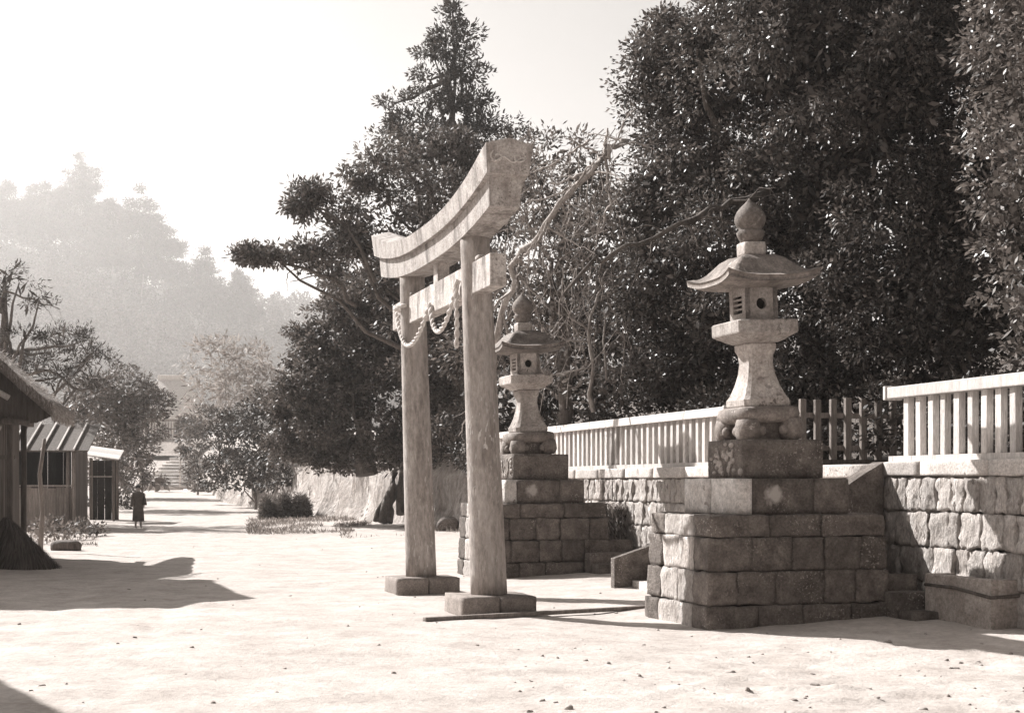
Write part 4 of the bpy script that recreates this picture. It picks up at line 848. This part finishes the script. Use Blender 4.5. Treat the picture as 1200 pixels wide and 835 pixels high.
# ------------------------------------------------------------------ a figure paused at the roadside
def person(label, p, h, yaw):
    t = thing('person', label, 'person', p, yaw); k = h / 1.7
    J = [((0, 0, .90), .12), ((0, -.01, 1.12), .125), ((0, -.02, 1.34), .135), ((0, -.02, 1.46), .06), ((0, -.03, 1.56), .085), ((0, -.03, 1.64), .085),
         ((.09, 0, .80), .10), ((.10, .02, .46), .065), ((.10, 0, .09), .042), ((.10, -.12, .03), .035), ((-.09, 0, .80), .10), ((-.10, -.05, .46), .065), ((-.10, .02, .09), .042), ((-.10, -.10, .03), .035),
         ((.17, -.01, 1.38), .065), ((.23, .01, 1.12), .048), ((.20, -.10, .90), .036), ((.19, -.14, .82), .03), ((-.17, -.01, 1.38), .065), ((-.23, .01, 1.12), .048), ((-.21, -.08, .90), .036), ((-.20, -.11, .82), .03)]
    E = [(0, 1), (1, 2), (2, 3), (3, 4), (4, 5), (0, 6), (6, 7), (7, 8), (8, 9), (0, 10), (10, 11), (11, 12), (12, 13), (2, 14), (14, 15), (15, 16), (16, 17), (2, 18), (18, 19), (19, 20), (20, 21)]
    me = bpy.data.meshes.new('body'); me.from_pydata([tuple(c * k for c in j[0]) for j in J], E, []); o = link('body', me, SKIN, t)
    md = o.modifiers.new('skin', 'SKIN')
    for i, j in enumerate(J): me.skin_vertices[0].data[i].radius = (j[1] * k, j[1] * k)
    me.skin_vertices[0].data[0].use_root = True; o.modifiers.new('sub', 'SUBSURF').levels = 1; o.modifiers['sub'].render_levels = 2
    b = MB(); b.rings([[(rx * k * math.cos(a), ry * k * math.sin(a) - .01, z * k) for a in np.linspace(0, 6.283, 17)[:-1]] for rx, ry, z in ((.24, .2, .28), (.22, .18, .6), (.19, .16, .92), (.17, .15, 1.02), (.20, .17, 1.25), (.19, .15, 1.40), (.08, .08, 1.47))], smooth=True); b.build('kimono', CLOTH, t)
    for sx in (-1, 1):
        b = MB(); b.rings([[(sx * (x + r_ * k * math.cos(a)), y + r_ * k * math.sin(a), z * k) for a in np.linspace(0, 6.283, 11)[:-1]] for x, y, r_, z in ((.15 * k, 0, .085, 1.41), (.21 * k, 0, .085, 1.2), (.23 * k, -.03, .10, 1.0), (.22 * k, -.07, .11, .92))], smooth=True); b.build('sleeve', CLOTH, t)
    b = MB(); b.ball((0, .005 * k, 1.645 * k), (.098 * k, .105 * k, .09 * k), 12); b.build('hair', HAIR, t)
    b = MB(); b.ball((.03 * k, -.115 * k, 1.60 * k), .012 * k, 6).ball((-.03 * k, -.115 * k, 1.60 * k), .012 * k, 6); b.build('eyes', HAIR, t)
    b = MB(); b.ball((0, -.13 * k, 1.575 * k), (.014 * k, .02 * k, .022 * k), 6); b.build('nose', SKIN, t)
    return t
person('small dim person in dark kimono standing at the left of the road', on_ground(162, 46), 1.35, R(25))

# ------------------------------------------------------------------ hazy wooded hills
def hill_h(x, y):
    x, y = x / HK, y / HK; az = np.degrees(np.arctan2(x, y)); r = np.hypot(x, y)
    ridge = np.interp(az, [-180, -120, -60, -40, -24, -20, -17, -14.5, -12.5, -9, -4, 10, 40, 120, 180], [60, 60, 95, 95, 86, 92, 84, 76, 68, 64, 58, 58, 60, 60, 60])
    P = np.stack([x * .012, y * .012, 0 * x], 1); t = np.clip((r - 235) / 330, 0, 1); t = t * t * (3 - 2 * t); back = np.clip((r - 640) / 500, 0, 1)
    return 7 + HK * ridge * .92 * t * (1 - .35 * back) + fbm(P, 5, 3) * 7 * t - 14 * np.clip((245 - r) / 20, 0, 1)
ra = np.concatenate([np.linspace(228, 640, 40), np.linspace(680, 1250, 10)]) * HK; an = np.radians(np.concatenate([np.linspace(-180, -42, 30), np.linspace(-40, 10, 80), np.linspace(14, 180, 34)]))
Rg, Ag = np.meshgrid(ra, an); Xh = Rg * np.sin(Ag); Yh = Rg * np.cos(Ag); Zh = hill_h(Xh.ravel(), Yh.ravel()).reshape(Xh.shape)
tag(link('hills', grid_mesh('hills', Xh, Yh, Zh), TERRAIN), kind='structure')
rng = np.random.default_rng(77); Pp, Ax, Nn, LL = [], [], [], []
nT = 2300; raz = np.radians(rng.uniform(-27, -3, nT)); rr_ = rng.uniform(250, 640, nT) * HK; tx, ty = rr_ * np.sin(raz), rr_ * np.cos(raz); tzv = hill_h(tx, ty); hgt = rng.uniform(9, 17, nT) * 1.3
per = 110
d = rsphere(nT * per, rng); zz = rng.random(nT * per); H = np.repeat(hgt, per); wd = .32 * H * (1.02 - zz) ** .7
P = np.stack([np.repeat(tx, per) + d[:, 0] * wd, np.repeat(ty, per) + d[:, 1] * wd, np.repeat(tzv, per) + H * (.12 + .9 * zz)], 1)
V1, Q1 = leaf_quads(P, d + np.array([0, 0, -.2]), rsphere(len(P), rng) + np.array([0, -.3, .8]), 2.0 * rng.uniform(.6, 1.3, len(P)), 1.15)
tag(link('hill_forest', mesh_np('hill_forest', V1, Q1, False), FARLEAF), 'hazy woodland covering the hills behind the temple hall', 'forest', kind='stuff')
def far_tree(px, top, Z, hm, wm, lab, seed):
    Z *= HK; wm *= HK; p = at(px, top, Z); base = Vector((p.x, p.y, float(hill_h(np.array([p.x]), np.array([p.y]))[0]))); hm = p.z - base.z; s = wm
    bl = []; r_ = random.Random(seed); n = 12
    for k in range(n):
        f_ = k / (n - 1); z = base.z + hm * (.32 + .66 * f_); w_ = s * (1.05 - f_) ** .75
        for _ in range(1 if f_ > .85 else 3): bl.append((Vector((p.x + r_.uniform(-.8, .8) * w_, p.y + r_.uniform(-.7, .7) * w_, z + r_.uniform(-.03, .03) * hm)), (w_ * r_.uniform(.3, .75), w_ * .5, hm * .022)))
    tree('hill_tree', lab, base, p - Vector((0, 0, 1)), .5, bl, FARLEAF, limbs=10, lseed=seed, grp='tall trees on the hazy hill', sub=.6, per=80, rs=4.6, L=1.5, W=.6, seed=seed, core=.5, coreL=4, gap=.16, shell=.5, rtop=.15)
far_tree(96, 183, 470, 30, 13, 'tallest tree on the hazy hill at the left', 1)
far_tree(168, 222, 440, 30, 12, 'second tallest tree on the hazy hill, right of the tallest', 2)
far_tree(52, 212, 480, 30, 14, 'tree on the hazy hill just left of the tallest one', 3)
far_tree(8, 215, 470, 30, 14, 'hazy hill tree at the left picture edge', 4)
far_tree(238, 296, 430, 20, 8, 'slender tree standing alone where the hazy ridge dips', 5)
far_tree(280, 318, 430, 16, 7, 'small tree at the right end of the hazy ridge', 6)
far_tree(132, 232, 455, 20, 11, 'hazy tree filling the gap between the two tallest', 7)

# ------------------------------------------------------------------ haze
hz = MB().box((0, 0, 160), (9000, 9000, 350)).build('haze', None); hz.location = (0, 0, -14)
hm = bpy.data.materials.new('haze_air'); hm.use_nodes = True; n = hm.node_tree.nodes; n.remove(n['Principled BSDF'])
pv = n.new('ShaderNodeVolumePrincipled'); pv.inputs['Color'].default_value = (1, .975, .955, 1); pv.inputs['Density'].default_value = HAZE_DENSITY; pv.inputs['Anisotropy'].default_value = .5
hm.node_tree.links.new(pv.outputs[0], n['Material Output'].inputs['Volume']); hz.data.materials.append(hm); tag(hz, 'thin pale morning haze filling the valley', 'haze', kind='stuff')
